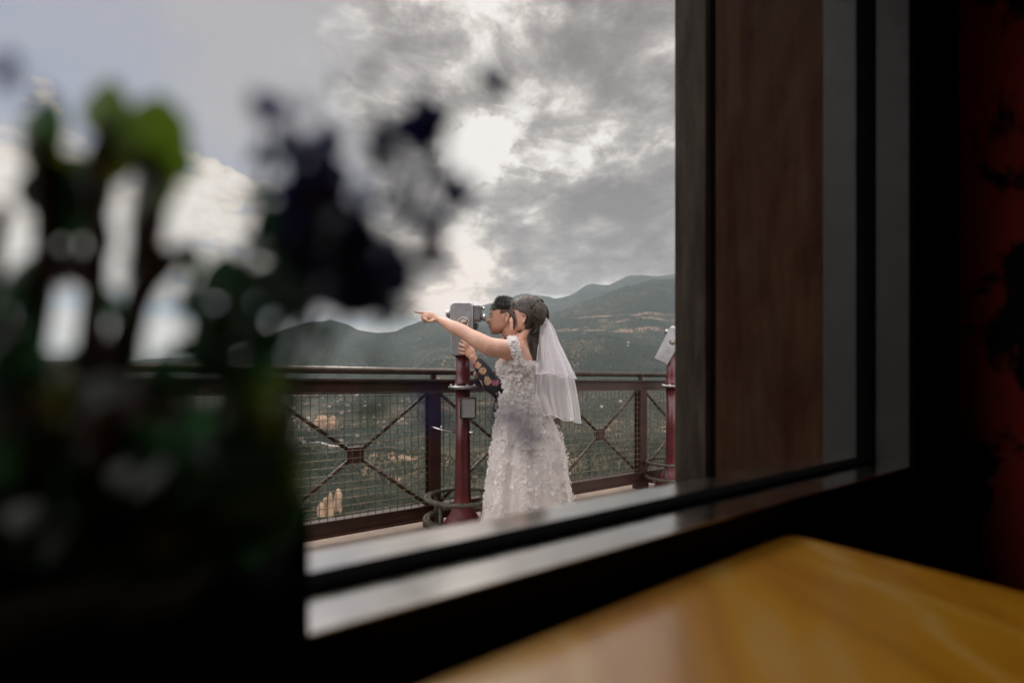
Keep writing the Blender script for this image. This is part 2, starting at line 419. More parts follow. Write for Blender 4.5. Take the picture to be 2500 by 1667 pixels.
def glass_mat():
    m = bpy.data.materials.new('window_glass'); m.use_nodes = True; g = NT(m.node_tree); g.N.clear()
    fr = g.new('ShaderNodeFresnel'); fr.inputs[0].default_value = 1.45
    tr = g.new('ShaderNodeBsdfTransparent'); tr.inputs[0].default_value = (0.97, 0.98, 0.975, 1)
    gl = g.new('ShaderNodeBsdfGlossy'); gl.inputs['Roughness'].default_value = 0.02
    ms = g.new('ShaderNodeMixShader'); out = g.new('ShaderNodeOutputMaterial')
    g.L.new(g.math('MULTIPLY', fr.outputs[0], 0.8), ms.inputs[0]); g.L.new(tr.outputs[0], ms.inputs[1]); g.L.new(gl.outputs[0], ms.inputs[2]); g.L.new(ms.outputs[0], out.inputs[0])
    return m
M['glass'] = glass_mat()

def veil_mat(a=0.5):
    m = bpy.data.materials.new('tulle_veil'); m.use_nodes = True; g = NT(m.node_tree); g.N.clear()
    df = g.new('ShaderNodeBsdfDiffuse'); df.inputs[0].default_value = (0.97, 0.94, 0.97, 1)
    tl = g.new('ShaderNodeBsdfTranslucent'); tl.inputs[0].default_value = (0.97, 0.94, 0.98, 1)
    m1 = g.new('ShaderNodeMixShader'); m1.inputs[0].default_value = 0.5
    g.L.new(df.outputs[0], m1.inputs[1]); g.L.new(tl.outputs[0], m1.inputs[2])
    tr = g.new('ShaderNodeBsdfTransparent')
    lw = g.new('ShaderNodeLayerWeight'); lw.inputs[0].default_value = 0.35
    ms = g.new('ShaderNodeMixShader'); g.L.new(g.math('ADD', g.math('MULTIPLY', lw.outputs[1], 0.9), 1 - a - 0.22, clamp=True), ms.inputs[0])
    g.L.new(tr.outputs[0], ms.inputs[1]); g.L.new(m1.outputs[0], ms.inputs[2])
    out = g.new('ShaderNodeOutputMaterial'); g.L.new(ms.outputs[0], out.inputs[0])
    return m
M['veil'] = veil_mat()

def shirt_mat():
    m = bpy.data.materials.new('floral_shirt'); m.use_nodes = True; g = NT(m.node_tree); bs = g.N['Principled BSDF']
    tc = g.new('ShaderNodeTexCoord'); o = tc.outputs['Object']
    wv = g.vm('ADD', o, g.vm('SCALE', g.noise(o, 38, 3, 0.6, 0, out=1), scale=0.022))
    vo = g.new('ShaderNodeTexVoronoi'); vo.inputs['Scale'].default_value = 19; g.put(vo.inputs['Vector'], wv)
    dist, cc = vo.outputs['Distance'], vo.outputs['Color']
    v2 = g.new('ShaderNodeTexVoronoi'); v2.inputs['Scale'].default_value = 95; g.put(v2.inputs['Vector'], wv)
    r, gg, bb = g.xyz(cc)
    flower = g.math('MULTIPLY', g.sstep(dist, 0.50, 0.42), g.sstep(r, 0.16, 0.18))
    petal = g.sstep(v2.outputs['Distance'], 0.78, 0.58)
    colr = g.ramp(gg, [(0.0, (0.55, 0.33, 0.20)), (0.35, (0.46, 0.07, 0.13)), (0.6, (0.62, 0.42, 0.36)), (0.8, (0.34, 0.09, 0.16)), (1.0, (0.5, 0.38, 0.3))], 'CONSTANT')
    c = g.mix(g.math('MULTIPLY', flower, petal), (0.010, 0.010, 0.016), colr)
    g.L.new(c, bs.inputs['Base Color']); bs.inputs['Roughness'].default_value = 0.7
    return m
M['shirt'] = shirt_mat()

def terrain_mat():
    m = bpy.data.materials.new('forested_hills'); m.use_nodes = True; g = NT(m.node_tree); bs = g.N['Principled BSDF']
    ge = g.new('ShaderNodeNewGeometry'); p = ge.outputs['Position']
    x, y, z = g.xyz(p)
    nb = g.noise(p, 0.0016, 6, 0.6, 0.4); nm = g.noise(p, 0.012, 6, 0.65); nf = g.noise(p, 0.09, 4, 0.7)
    vo = g.new('ShaderNodeTexVoronoi'); vo.inputs['Scale'].default_value = 0.085; g.put(vo.inputs['Vector'], g.vm('MULTIPLY', g.vm('ADD', p, g.vm('SCALE', g.noise(p, 0.05, 3, 0.6, 0, out=1), scale=9.0)), (1, 1, 0.25)))
    vr, vg, vb_ = g.xyz(vo.outputs['Color'])
    floor_ = g.mix(g.sstep(nm, 0.38, 0.60), (0.045, 0.043, 0.025), (0.085, 0.068, 0.040))
    floor_ = g.mix(g.math('MULTIPLY', g.sstep(nm, 0.57, 0.62), g.sstep(nb, 0.46, 0.52)), floor_, g.mix(nf, (0.30, 0.185, 0.115), (0.20, 0.14, 0.09)))
    tree_ = g.mix(vr, (0.008, 0.012, 0.008), (0.026, 0.030, 0.014))
    dens = g.math('ADD', g.sstep(nb, 0.62, 0.40, 0.30, 0.86), g.sstep(y, 2400, 4200, 0.0, 0.34))
    tm = g.sstep(g.math('ADD', vo.outputs['Distance'], g.math('MULTIPLY', g.math('SUBTRACT', nf, 0.5), 0.6)), g.math('ADD', dens, 0.04), g.math('SUBTRACT', dens, 0.06))
    c = g.mix(tm, floor_, tree_)
    # strata of red cliff on the mountainside, broken up by trees
    for (z0, w0, a, u0) in ((510, 16, 1.0, 0.10), (640, 11, 0.8, 0.22), (700, 13, 0.9, 0.16)):
        zz = g.math('ADD', z, g.math('MULTIPLY', g.math('SUBTRACT', nb, 0.5), 160))
        band = g.sstep(g.math('ABSOLUTE', g.math('SUBTRACT', zz, z0)), w0 * 1.6, w0)
        band = g.math('MULTIPLY', band, g.sstep(g.noise(g.vm('MULTIPLY', p, (1, 1, 0.2)), 0.006, 7, 0.7), 0.44, 0.56))
        band = g.math('MULTIPLY', band, g.sstep(g.math('DIVIDE', x, y), u0 - 0.08, u0))
        c = g.mix(g.math('MULTIPLY', g.math('MULTIPLY', band, a * 0.85), g.sstep(vg, 0.25, 0.5)), c, g.mix(nf, (0.36, 0.22, 0.15), (0.22, 0.15, 0.11)))
    g.L.new(c, bs.inputs['Base Color']); bs.inputs['Roughness'].default_value = 0.95; bs.inputs['Specular IOR Level'].default_value = 0.1
    bn = g.new('ShaderNodeBump'); bn.inputs['Strength'].default_value = 1.0; bn.inputs['Distance'].default_value = 12
    g.L.new(nf, bn.inputs['Height']); g.L.new(bn.outputs[0], bs.inputs['Normal'])
    return m
M['terrain'] = terrain_mat()
M['conifer'] = mat('conifer', (0.012, 0.020, 0.012), 0.9, 0, col2=(0.034, 0.038, 0.018), vscale=0.02, spec=0.1)
M['house_wall'] = mat('house_wall', (0.36, 0.33, 0.30), 0.8)
M['house_roof'] = mat('house_roof', (0.30, 0.20, 0.17), 0.8)
M['rock'] = mat('rock', (0.42, 0.27, 0.17), 0.9, 0, 0.5, 0.05, 1.0, 0.2)
M['road'] = mat('road', (0.42, 0.38, 0.35), 0.9)

# ------------------------------------------------------------------ terrain
def interp(x, pts):
    if x <= pts[0][0]: return pts[0][1]
    for (a, b), (c, d) in zip(pts, pts[1:]):
        if x <= c:
            t = (x - a) / (c - a); t = t * t * (3 - 2 * t) * 0.5 + t * 0.5
            return b + (d - b) * t
    return pts[-1][1]
SK_FAR = [(-1500, 880), (-400, 880), (300, 882), (560, 868), (980, 830), (1054, 800), (1120, 770), (1178, 746), (1215, 738), (1250, 727), (1265, 719), (1282, 717), (1307, 720), (1331, 722), (1346, 725.5), (1357, 728.5), (1371, 725.5), (1388, 724), (1403, 716), (1418, 703), (1437, 693.6), (1487, 695.5), (1510, 686), (1533, 674.5), (1571, 672.5), (1610, 676), (1650, 669), (1800, 640), (2100, 600), (2600, 640), (3600, 720)]
SK_MID = [(-1500, 900), (-200, 896), (420, 885), (560, 862), (640, 830), (703, 801), (743, 789), (775, 786), (806, 781), (839, 791), (882, 808), (906, 813), (964, 814), (997, 799), (1031, 786), (1069, 783), (1110, 790), (1160, 800), (1250, 790), (1340, 766), (1430, 738), (1480, 718), (1533, 699), (1594, 683), (1650, 679), (1800, 660), (2100, 640), (2600, 700), (3600, 760)]
SK_LOW = [(-1500, 945), (300, 940), (700, 925), (980, 905), (1100, 880), (1250, 862), (1380, 842), (1450, 838), (1600, 860), (1750, 850), (2600, 850), (3600, 880)]
def elev(px, Y):
    e_mid = HZ - interp(px, SK_MID); e_far = HZ - interp(px, SK_FAR); e_low = HZ - interp(px, SK_LOW)
    k = [(2.5, -2500), (12, -1500), (60, -900), (300, -480), (700, -330), (1200, -215), (1900, -125), (2600, -70 + 0.15 * e_low), (3400, e_low), (3900, e_low - 12 + 0.1 * e_mid), (5600, e_mid), (6200, e_mid - 45), (8600, e_far), (10500, e_far - 120), (16000, -40)]
    L = math.log(Y)
    return interp(L, [(math.log(a), b) for a, b in k])
def ground_z(X, Y):
    px = 1250 + X / Y * F
    e = elev(px, Y)
    z = EYE + e * Y / F
    am = min(1.0, Y / 900.0)
    q = Vector((X * 0.0011, Y * 0.0011, 0.3))
    near_sky = 1.0
    a1 = 75 if Y < 5000 else 50
    z += am * a1 * (noise.fractal(q, 0.9, 2.1, 5) ) * (1 if Y < 4600 else 0.35)
    z += am * 16 * (1 - abs(noise.noise(Vector((X * 0.0032, Y * 0.0026, 1.7)))) * 2)
    q2 = Vector((X * 0.008, Y * 0.008, 2.0)); z += am * 7 * noise.fractal(q2, 0.8, 2.0, 4)
    return z
rows = []
us = [(-1300 + 5600 * i / 420 - 0) for i in range(421)]
Ys = [3.3 * (16000 / 3.3) ** (j / 330) for j in range(331)]
Ys = [y for y in Ys if y < 900 and True][::3] + [900 * (16000 / 900) ** (j / 230) for j in range(231)]
for Y in Ys:
    rows.append([Vector(((px - 1250) / F * Y, Y, ground_z((px - 1250) / F * Y, Y))) for px in us])
mb = MB().grid(rows); hills = mb.build('hills', M['terrain']); tag(hills, kind='structure')
mb = MB().add([(-20000, -1500, -330), (20000, -1500, -330), (20000, 17000, -330), (-20000, 17000, -330)], [(0, 1, 2, 3)])
tag(mb.build('ground', M['terrain']), kind='structure')

# forest: small conifers by the ten thousand
mb = MB(); tr = random.Random(3)
cnt = 0
vs = []; fs = []
while cnt < 26000:
    Y = math.exp(tr.uniform(math.log(560), math.log(6800)))
    px = tr.uniform(300, 2000) if Y < 2500 else tr.uniform(500, 1900)
    X = (px - 1250) / F * Y
    if noise.noise(Vector((X * 0.006, Y * 0.006, 4))) + 0.35 * noise.noise(Vector((X * 0.03, Y * 0.03, 4))) < -0.12: continue
    if noise.noise(Vector((X * 0.002, Y * 0.002, 9))) < -0.28 and Y < 3000: continue
    z = ground_z(X, Y); h = tr.uniform(4, 9) * (1 + Y / 4200); r = h * tr.uniform(0.24, 0.38)
    n = len(vs); k0 = tr.random() * 6
    for k in range(5): vs.append((X + r * math.cos(k0 + k * 1.2566), Y + r * math.sin(k0 + k * 1.2566), z + h * tr.uniform(-0.05, 0.22)))
    vs.append((X + r * 0.15, Y, z + h))
    for k in range(5): fs.append((n + k, n + (k + 1) % 5, n + 5))
    cnt += 1
mb.add(vs, fs); tag(mb.build('forest', M['conifer']), 'dark green conifers scattered over the valley and mountainsides', 'forest', kind='stuff')

# ------------------------------------------------------------------ houses in the valley
hm = MB()
hm.box((0, 0, 2.5), (14, 9, 7)).add([(-7.6, -5.2, 6), (7.6, -5.2, 6), (7.6, 5.2, 6), (-7.6, 5.2, 6), (-7.6, 0, 9.5), (7.6, 0, 9.5)],
    [(0, 1, 5, 4), (2, 3, 4, 5), (0, 4, 3), (1, 2, 5), (0, 3, 2, 1)], 1)
house0 = hm.build('house', [M['house_wall'], M['house_roof']])
hr = random.Random(11); first = True
for i in range(84):
    px = hr.uniform(690, 1010) if i < 66 else hr.uniform(1080, 1560)
    Y = hr.uniform(1650, 3000) if i < 66 else hr.uniform(2200, 4600)
    X = (px - 1250) / F * Y
    o = house0 if first else house0.copy()
    if not first: col.objects.link(o)
    first = False
    o.location = (X, Y, ground_z(X, Y) + 1.0); s = hr.uniform(0.6, 1.25); o.scale = (s, s, s); o.rotation_euler = (0, 0, hr.uniform(0, 3.1))
    if i < 66: lb = 'tiny pale house in the ' + ('far' if Y > 2350 else 'near') + ' valley town, ' + ('left of the mesh cross plate' if px < 840 else 'right of the mesh cross plate' if px < 930 else 'by the railing post')
    else: lb = 'tiny pale house on the wooded hillside ' + ('behind the couple' if px < 1400 else 'right of the veil') + (', higher up' if Y > 3400 else ', lower down')
    tag(o, lb, 'house', group='houses of the valley town' if i < 66 else 'houses scattered on the hillside')
# rocks and road seen through the mesh
def rocks(px, py, Y, wpx, hpx, n, seed, name, label):
    r = random.Random(seed); m_ = MB()
    for i in range(n):
        a = px + r.uniform(-.5, .5) * wpx; h = hpx * r.uniform(0.55, 1.0) * Y / F; c = P(a, py, Y); c.y += r.uniform(-.02, .05) * Y
        rad = wpx / n * r.uniform(0.7, 1.1) * Y / F
        pts = [c + Vector((r.uniform(-.1, .1) * rad, 0, h * t)) for t in (-0.35, 0.2, 0.5, 0.8, 1.0)]
        b0 = len(m_.v); m_.tube(pts, [rad * 1.2, rad * 1.1, rad * 1.0, rad * .8, rad * .35], 9)
        for v in m_.v[b0:]: v += Vector((noise.noise(v * 0.15), noise.noise(v * 0.15 + Vector((9, 0, 0))), noise.noise(v * 0.2))) * rad * 0.55
    o = m_.build(name, M['rock']); return tag(o, label, 'rocks')
rocks(792, 1275, 640, 48, 80, 5, 2, 'rock_outcrop', 'tall jagged tan rock pinnacles rising from the wooded slope low behind the mesh')
rocks(790, 1042, 1700, 60, 26, 6, 5, 'rock_outcrop', 'pale pink rounded rock dome above the valley houses')
mb = MB(); pts = []
rdl = []; rdr = []
for i in range(30):
    px = 700 + i * 5; Y = 1500
    c = P(px, 1083, Y); zz = ground_z(c.x, Y) + 4.0
    rdl.append(Vector((c.x, Y - 9, zz))); rdr.append(Vector((c.x, Y + 9, zz)))
mb.grid([rdl, rdr]); tag(mb.build('road', M['road']), kind='structure')

# ------------------------------------------------------------------ haze over the valley
def haze():
    m = bpy.data.materials.new('haze'); m.use_nodes = True; g = NT(m.node_tree); g.N.clear()
    v = g.new('ShaderNodeVolumePrincipled'); v.inputs['Color'].default_value = (0.74, 0.88, 1.0, 1); v.inputs['Density'].default_value = 3.6e-5; v.inputs['Anisotropy'].default_value = 0.2
    o = g.new('ShaderNodeOutputMaterial'); g.L.new(v.outputs[0], o.inputs['Volume'])
    b = MB().box((0, 7750, (-332 + 2300) / 2), (41000, 18700, 2632)).build('haze', m)
    tag(b, 'thin bluish haze fading the far mountains', 'haze', kind='stuff')
haze()
# ------------------------------------------------------------------ deck
mb = MB().wbox(-5, 9, 0.62, 3.20, -0.30, 0.0)
tag(mb.build('deck', M['deck']), kind='structure')
mb = MB().wbox(-5, 9, 3.205, 3.24, -0.42, -0.02)
tag(mb.build('deck_edge', M['brown_steel']), kind='structure')

# ------------------------------------------------------------------ railing
RW = 3.05
rail = thing('deck_railing', 'dark brown steel deck railing with cross braces and wire mesh panels', 'railing', W(0.0, RW, 0))
SP = 0.358 * RW; S0 = 0.0734 * RW
ps = [S0 + SP * k for k in range(-3, 6)]
mb = MB(); mb.tube([W(ps[0] - .3, RW, EYE + 0.083), W(ps[-1] + .3, RW, EYE + 0.083)], 0.0235, 16); mb.build('handrail', M['rail_steel'], rail)
mb = MB(); mb.wbox(ps[0] - .3, ps[-1] + .3, RW - 0.045, RW + 0.045, EYE + 0.017, EYE + 0.027)
mb.wbox(ps[0] - .3, ps[-1] + .3, RW - 0.012, RW + 0.012, EYE - 0.060, EYE + 0.016)
mb.wbox(ps[0] - .3, ps[-1] + .3, RW - 0.030, RW + 0.030, EYE - 0.070, EYE - 0.061); mb.build('upper_beam', M['brown_steel'], rail)
mb = MB(); mb.wbox(ps[0] - .3, ps[-1] + .3, RW - 0.035, RW + 0.035, EYE - 0.875, EYE - 0.866)
mb.wbox(ps[0] - .3, ps[-1] + .3, RW - 0.010, RW + 0.010, EYE - 0.955, EYE - 0.876)
mb.wbox(ps[0] - .3, ps[-1] + .3, RW - 0.045, RW + 0.045, EYE - 0.966, EYE - 0.956); mb.build('lower_beam', M['brown_steel'], rail)
zt, zb = EYE - 0.0715, EYE - 0.865
for i, s in enumerate(ps):
    m2 = MB(); m2.wbox(s - .043, s + .043, RW - .040, RW - .032, zb + .002, zt - .001); m2.wbox(s - .043, s + .043, RW + .032, RW + .040, zb + .002, zt - .001); m2.wbox(s - .006, s + .006, RW - .031, RW + .031, zb + .002, zt - .001)
    m2.wbox(s - .06, s + .06, RW - .050, RW + .050, 0.0005, EYE - 0.968)
    m2.build('post', M['brown_steel'], rail)
    m2 = MB(); m2.wbox(s - .018, s + .018, RW - .012, RW + .012, EYE + .028, EYE + .062); m2.build('handrail_bracket', M['brown_steel'], rail)
for a, b in zip(ps, ps[1:]):
    a += .046; b -= .046; cz = (zt + zb) / 2; cs = (a + b) / 2
    m2 = MB(); q = a + .025
    while q < b: m2.tube([W(q, RW - 0.022, zb), W(q, RW - 0.022, zt)], 0.0027, 5, cap=False); q += .05
    q = zb + .03
    while q < zt: m2.tube([W(a, RW - 0.026, q), W(b, RW - 0.026, q)], 0.0027, 5, cap=False); q += .05
    for (c0, c1) in ((a, zb), (b, zb)): pass
    m2.build('wire_mesh', M['wire'], rail)
    for (sa, za) in ((a, zt), (b, zt), (a, zb), (b, zb)):
        m2 = MB(); t = 0.052
        e = W(cs, RW, cz) + (W(sa, RW, za) - W(cs, RW, cz)) * 0.085
        m2.tube([W(sa, RW, za), e], 0.0125, 10); m2.build('cross_brace', M['brown_steel'], rail)
    m2 = MB(); m2.wbox(cs - .052, cs + .052, RW - .018, RW + .018, cz - .052, cz + .052, 0.002); m2.build('brace_plate', M['brown_steel'], rail)

# ------------------------------------------------------------------ coin viewers
def viewer(label, loc, head_yaw, head_pitch, neck_to):
    t = thing('coin_viewer', label, 'viewer', loc, 0.0, 'coin operated viewers along the railing')
    L = dict(local=True)
    col_ = MB().lathe([(0.165, 0.0), (0.16, 0.02), (0.125, 0.10), (0.085, 0.16), (0.060, 0.22), (0.055, 0.30), (0.049, 0.60), (0.049, 0.99)], n=32)
    col_.build('column', M['red_paint'], t, **L)
    fl = MB().lathe([(0.055, 0.985), (0.098, 0.994), (0.100, 1.004), (0.098, 1.010), (0.060, 1.011)], n=36)
    for k in range(6):
        q = k * math.pi / 3; fl.lathe([(0.009, 1.011), (0.009, 1.020), (0.005, 1.022)], (0.078 * math.cos(q), 0.078 * math.sin(q), 0), 8)
    fl.build('flange', M['silver'], t, **L)
    nk = MB().lathe([(0.054, 1.013), (0.062, 1.02), (0.052, 1.035), (0.048, 1.10), (0.050, neck_to)], n=28)
    nk.build('neck', M['red_paint'], t, **L)
    for z0, r0, nm in ((0.276, 0.262, 'step_ring'), (0.135, 0.268, 'step_ring')):
        rr = MB(); n = 56; prof = [(r0 - .048, z0 - .012), (r0 - .044, z0), (r0 - .004, z0), (r0, z0 - .010), (r0 - .004, z0 - .022), (r0 - .044, z0 - .022)]
        verts = []; faces = []
        for k in range(n):
            q = 2 * math.pi * k / n
            for (r, z) in prof: verts.append((r * math.cos(q), r * math.sin(q), z))
        m_ = len(prof)
        for k in range(n):
            for j in range(m_): faces.append((k * m_ + j, ((k + 1) % n) * m_ + j, ((k + 1) % n) * m_ + (j + 1) % m_, k * m_ + (j + 1) % m_))
        rr.add(verts, faces, 0, False)
        for k in range(40):      # raised treads
            q = 2 * math.pi * (k + 0.5) / 40; rm = r0 - .024
            rr.box((rm * math.cos(q), rm * math.sin(q), z0 + .0015), (0.020, 0.004, 0.004), Matrix.Rotation(q + (0.7 if k % 2 else -0.7), 4, 'Z'))
        rr.build(nm, M['step_iron'], t, **L)
    for k in range(4):
        q = math.pi / 4 + k * math.pi / 2 + 0.25; m_ = MB().tube([(0.235 * math.cos(q), 0.235 * math.sin(q), 0.0), (0.235 * math.cos(q), 0.235 * math.sin(q), 0.255)], 0.013, 8)
        m_.tube([(0.235 * math.cos(q), 0.235 * math.sin(q), 0.05), (0.06 * math.cos(q), 0.06 * math.sin(q), 0.05)], 0.010, 8)
        m_.build('ring_leg', M['step_iron'], t, **L)
    # head, built looking along +x about the pivot
    pv = Vector((0, 0, 1.40)); H = Matrix.Translation(pv) @ Matrix.Rotation(head_yaw, 4, 'Z') @ Matrix.Rotation(head_pitch, 4, 'Y')
    def hb(fn, name, m, par):
        q = MB(); fn(q); q.v = [H @ v for v in q.v]; return q.build(name, m, par, local=True)
    def housing(q):
        prof = []
        rows_ = []
        # side outline (x, z) with rounded top, extruded over the width with rounded edges
        out = [(-.070, -.185), (.066, -.185), (.070, -.175), (.072, -.02), (.076, .05), (.076, .145), (.070, .160), (.056, .168), (-.056, .168), (-.070, .160), (-.074, .145), (-.074, .02)]
        for (yy, k) in ((-.080, 0.93), (-.074, 1.0), (.074, 1.0), (.080, 0.93)):
            rows_.append([Vector((x * k, yy, z * k if z > 0 else z * (1 - (1 - k) * .4))) for x, z in out])
        q.grid(rows_, closed=True, smooth=False)
        n = len(out); q.add(rows_[0], [tuple(range(n))]); q.add(rows_[-1], [tuple(range(n - 1, -1, -1))])
    body = hb(housing, 'housing', M['silver'], t)
    for sy in (-1, 1):
        hb(lambda q: (q.lathe([(0.024, 0), (0.024, 0.020), (0.021, 0.030), (0.021, 0.031), (0.017, 0.024)], (0.076, sy * .034, .095), 18, Matrix.Rotation(R_(90), 4, 'Y'))), 'lens_tube', M['silver'], t)
        hb(lambda q: q.lathe([(0.016, 0), (0.016, 0.002)], (0.1005, sy * .034, .095), 16, Matrix.Rotation(R_(90), 4, 'Y')), 'lens', M['black'], t)
    def ribs(q):
        q.box((-.096, 0, .098), (.040, .120, .098), bevel=.006)
        for k in range(9): q.box((-.100, 0, .056 + k * .0105), (.050, .128, .0045))
    hb(ribs, 'eyepiece_block', M['silver'], t)
    for sy in (-1, 1):
        hb(lambda q: (q.lathe([(0.014, 0), (0.014, 0.014), (0.020, 0.018), (0.021, 0.030), (0.015, 0.034)], (-.121, sy * .032, .072), 18, Matrix.Rotation(R_(-90), 4, 'Y'))), 'eyepiece', M['chrome'], t)
    hb(lambda q: q.lathe([(0.008, 0), (0.008, 0.016), (0.012, 0.018), (0.012, 0.026)], (-.121, 0, .133), 14, Matrix.Rotation(R_(-90), 4, 'Y')), 'focus_knob', M['chrome'], t)
    def ringf(q, sy):
        n = 40; ring = []
        for k in range(n):
            a = 2 * math.pi * k / n; ring.append(Vector((-.012 + .034 * math.cos(a), sy * .0815, .028 + .034 * math.sin(a))))
        ring.append(ring[0]); q.tube(ring, 0.0028, 8, cap=False)
    for sy in (-1, 1):
        hb(lambda q: ringf(q, sy), 'pivot_ring', M['chrome'], t)
        hb(lambda q: q.lathe([(0.031, 0), (0.031, 0.0016)], (-.012, sy * .0802, .028), 30, Matrix.Rotation(R_(-90 * sy), 4, 'X')), 'pivot_disc', M['pivot'], t)
    def coin(q):
        q.box((-.088, -.030, .012), (.024, .034, .050), bevel=.003); q.box((-.101, -.030, .020), (.006, .010, .030)); q.box((-.088, -.030, .045), (.010, .012, .018))
    hb(coin, 'coin_slot', M['chrome'], t)
    return t
v1p = P(1130, HZ, 3.075)
v1 = viewer('silver coin viewer on a red column, held by the groom beside the bride', (v1p.x, v1p.y, 0), R_(180), 0.0, 1.235)
sg = MB(); cx = (1144 - 1250) / F * 3.0
sgp = Vector((cx - v1p.x, -.078, 0.868))
sg.box(sgp, (.100, .046, .140), bevel=.003); sg.build('sign_frame', M['red_paint'], v1, local=True)
fr = MB()
for (c, s) in (((0, 0, .066), (.104, .012, .008)), ((0, 0, -.066), (.104, .012, .008)), ((-.048, 0, 0), (.008, .012, .124)), ((.048, 0, 0), (.008, .012, .124))): fr.box(sgp + Vector((0, -.028, 0)) + Vector(c), s)
fr.build('sign_bezel', M['chrome'], v1, local=True)
fr = MB().box(sgp + Vector((0, -.0245, 0)), (.087, .002, .123)); fr.build('sign_face', mat('sign_face', (0.30, 0.29, 0.29), 0.25, 0, 0.15, 30), v1, local=True)
lk = MB().tube([(-.05, -.03, .70), (-.13, -.05, .715), (-.20, -.05, .74)], .006, 8).tube([(-.13, -.05, .715), (-.14, -.05, .745)], .005, 6); lk.build('hinged_bar', M['chrome'], v1, local=True)
MB().tube([(.045, -.03, .70), (.075, -.035, .70)], .012, 8).build('padlock', M['chrome'], v1, local=True)
v2p = P(1639, HZ, 4.42)
v2 = viewer('silver coin viewer on a red column, head tilted down beside the weathered post', (v2p.x, v2p.y, 0), R_(152), R_(-28), 1.36)

# ------------------------------------------------------------------ window wall, frame and room
ZS = EYE - 0.195
SJ = 1.373
frm = thing('window_frame', 'grey painted aluminium window frame with a long sill and black gasket', 'window', W(0.2, 0.48, ZS))
mb = MB().wbox(-2.0, SJ - .002, 0.492, 0.570, ZS - .03, ZS, .003); mb.build('outer_sill', M['alu'], frm)
mb = MB().wbox(-2.0, SJ - .002, 0.385, 0.452, ZS - .0025, ZS - .001); mb.build('inner_sill', M['alu'], frm)
mb = MB().wbox(-2.0, SJ - .006, 0.4525, 0.4915, ZS - .03, ZS + .006); mb.wbox(SJ - .006, SJ + .03, 0.4545, 0.4895, ZS - .03, 2.3); mb.build('gasket', M['gasket'], frm)
mb = MB().wbox(SJ, SJ + .03, 0.4915, 0.570, ZS - .03, 2.3, .003); mb.build('outer_jamb', M['alu_dark'], frm)
mb = MB().wbox(SJ, SJ + .03, 0.385, 0.4535, ZS - .03, 2.3, .003); mb.build('inner_jamb', M['alu_dark'], frm)
mb = MB().wbox(-2.0, SJ + .03, 0.385, 0.57, 2.301, 2.34); mb.wbox(-2.04, -2.001, 0.385, 0.57, ZS - .03, 2.34); mb.build('head_frame', M['alu_dark'], frm)
mb = MB(); mb.add([W(-2.0, .472, ZS + .006), W(SJ - .006, .472, ZS + .006), W(SJ - .006, .472, 2.3), W(-2.0, .472, 2.3)], [(0, 1, 2, 3)]); mb.build('pane', M['glass'], frm)

mb = MB().wbox(SJ + .004, SJ + .05, 0.571, 0.884, -0.2, 2.6); pn = mb.build('timber_fin', M['panel'])
tag(pn, 'dark reddish brown stained timber panel standing outside the window jamb', 'fin wall')
mb = MB().wbox(SJ + .03, SJ + .08, 0.8845, 0.920, -0.2, 2.6); 
mb = mb.build('panel_gap_strip', M['gasket']); tag(mb, 'black recessed strip between brown timber panel and weathered post', 'strip')
mb = MB().wbox(SJ + .002, SJ + .14, 0.921, 1.043, 0.0, 2.75, .004); pn = mb.build('timber_post', M['weathered']); tag(pn, 'weathered grey square timber post outside the window beside the second viewer', 'post')

def struct(name, mb, m): return tag(mb.build(name, m), kind='structure')
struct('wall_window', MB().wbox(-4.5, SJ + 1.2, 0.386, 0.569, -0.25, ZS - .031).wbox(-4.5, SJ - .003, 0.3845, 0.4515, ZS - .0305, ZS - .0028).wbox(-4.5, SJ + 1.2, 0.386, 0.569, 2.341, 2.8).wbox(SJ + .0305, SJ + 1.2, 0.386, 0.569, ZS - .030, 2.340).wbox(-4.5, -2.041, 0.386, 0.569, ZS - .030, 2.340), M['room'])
SR = 1.76
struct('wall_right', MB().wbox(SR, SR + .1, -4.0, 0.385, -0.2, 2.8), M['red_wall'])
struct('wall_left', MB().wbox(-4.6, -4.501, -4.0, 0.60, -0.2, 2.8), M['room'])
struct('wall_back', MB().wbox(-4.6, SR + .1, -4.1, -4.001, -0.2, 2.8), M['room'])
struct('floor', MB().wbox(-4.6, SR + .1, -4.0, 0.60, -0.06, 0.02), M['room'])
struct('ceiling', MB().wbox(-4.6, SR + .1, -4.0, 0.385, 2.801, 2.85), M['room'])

# table
def hpt(px, py, z):
    Y = (EYE - z) * F / (py - HZ); return Vector(((px - 1250) / F * Y, Y, z))
ZT = 0.785
corner = hpt(1925, 1300, ZT); left = hpt(1029, 1667, ZT); right = hpt(2500, 1447, ZT)
tb = thing('dining_table', 'glossy orange yellow wooden table top with swirling grain by the window', 'table', (corner.x, corner.y, 0))
e1 = (left - corner).normalized(); e2 = (right - corner).normalized()
rc = 0.035; base = []
p0 = corner + e1 * 1.7; p1 = corner + e1 * 1.7 + e2 * 1.0; p2 = corner + e2 * 1.0
arc = []
for k in range(9):
    t = k / 8; arc.append((corner + e2 * rc) * (t * t) + corner * (2 * t * (1 - t)) + (corner + e1 * rc) * ((1 - t) ** 2))
loop = arc + [p2, p1, p0]
mb = MB(); n = len(loop); cen = sum(loop, Vector()) / n
def ins(v, d): return v + (Vector((cen.x, cen.y, v.z)) - v).normalized() * d
r0 = [ins(v, .003) for v in loop]; r1 = [v - Vector((0, 0, .003)) for v in loop]; r2 = [v - Vector((0, 0, .030)) for v in loop]
mb.grid([r0, r1, r2], closed=True, smooth=False); mb.add(r0, [tuple(range(n))]); mb.add(r2, [tuple(range(n - 1, -1, -1))])
mb.build('tabletop', M['table'], tb)
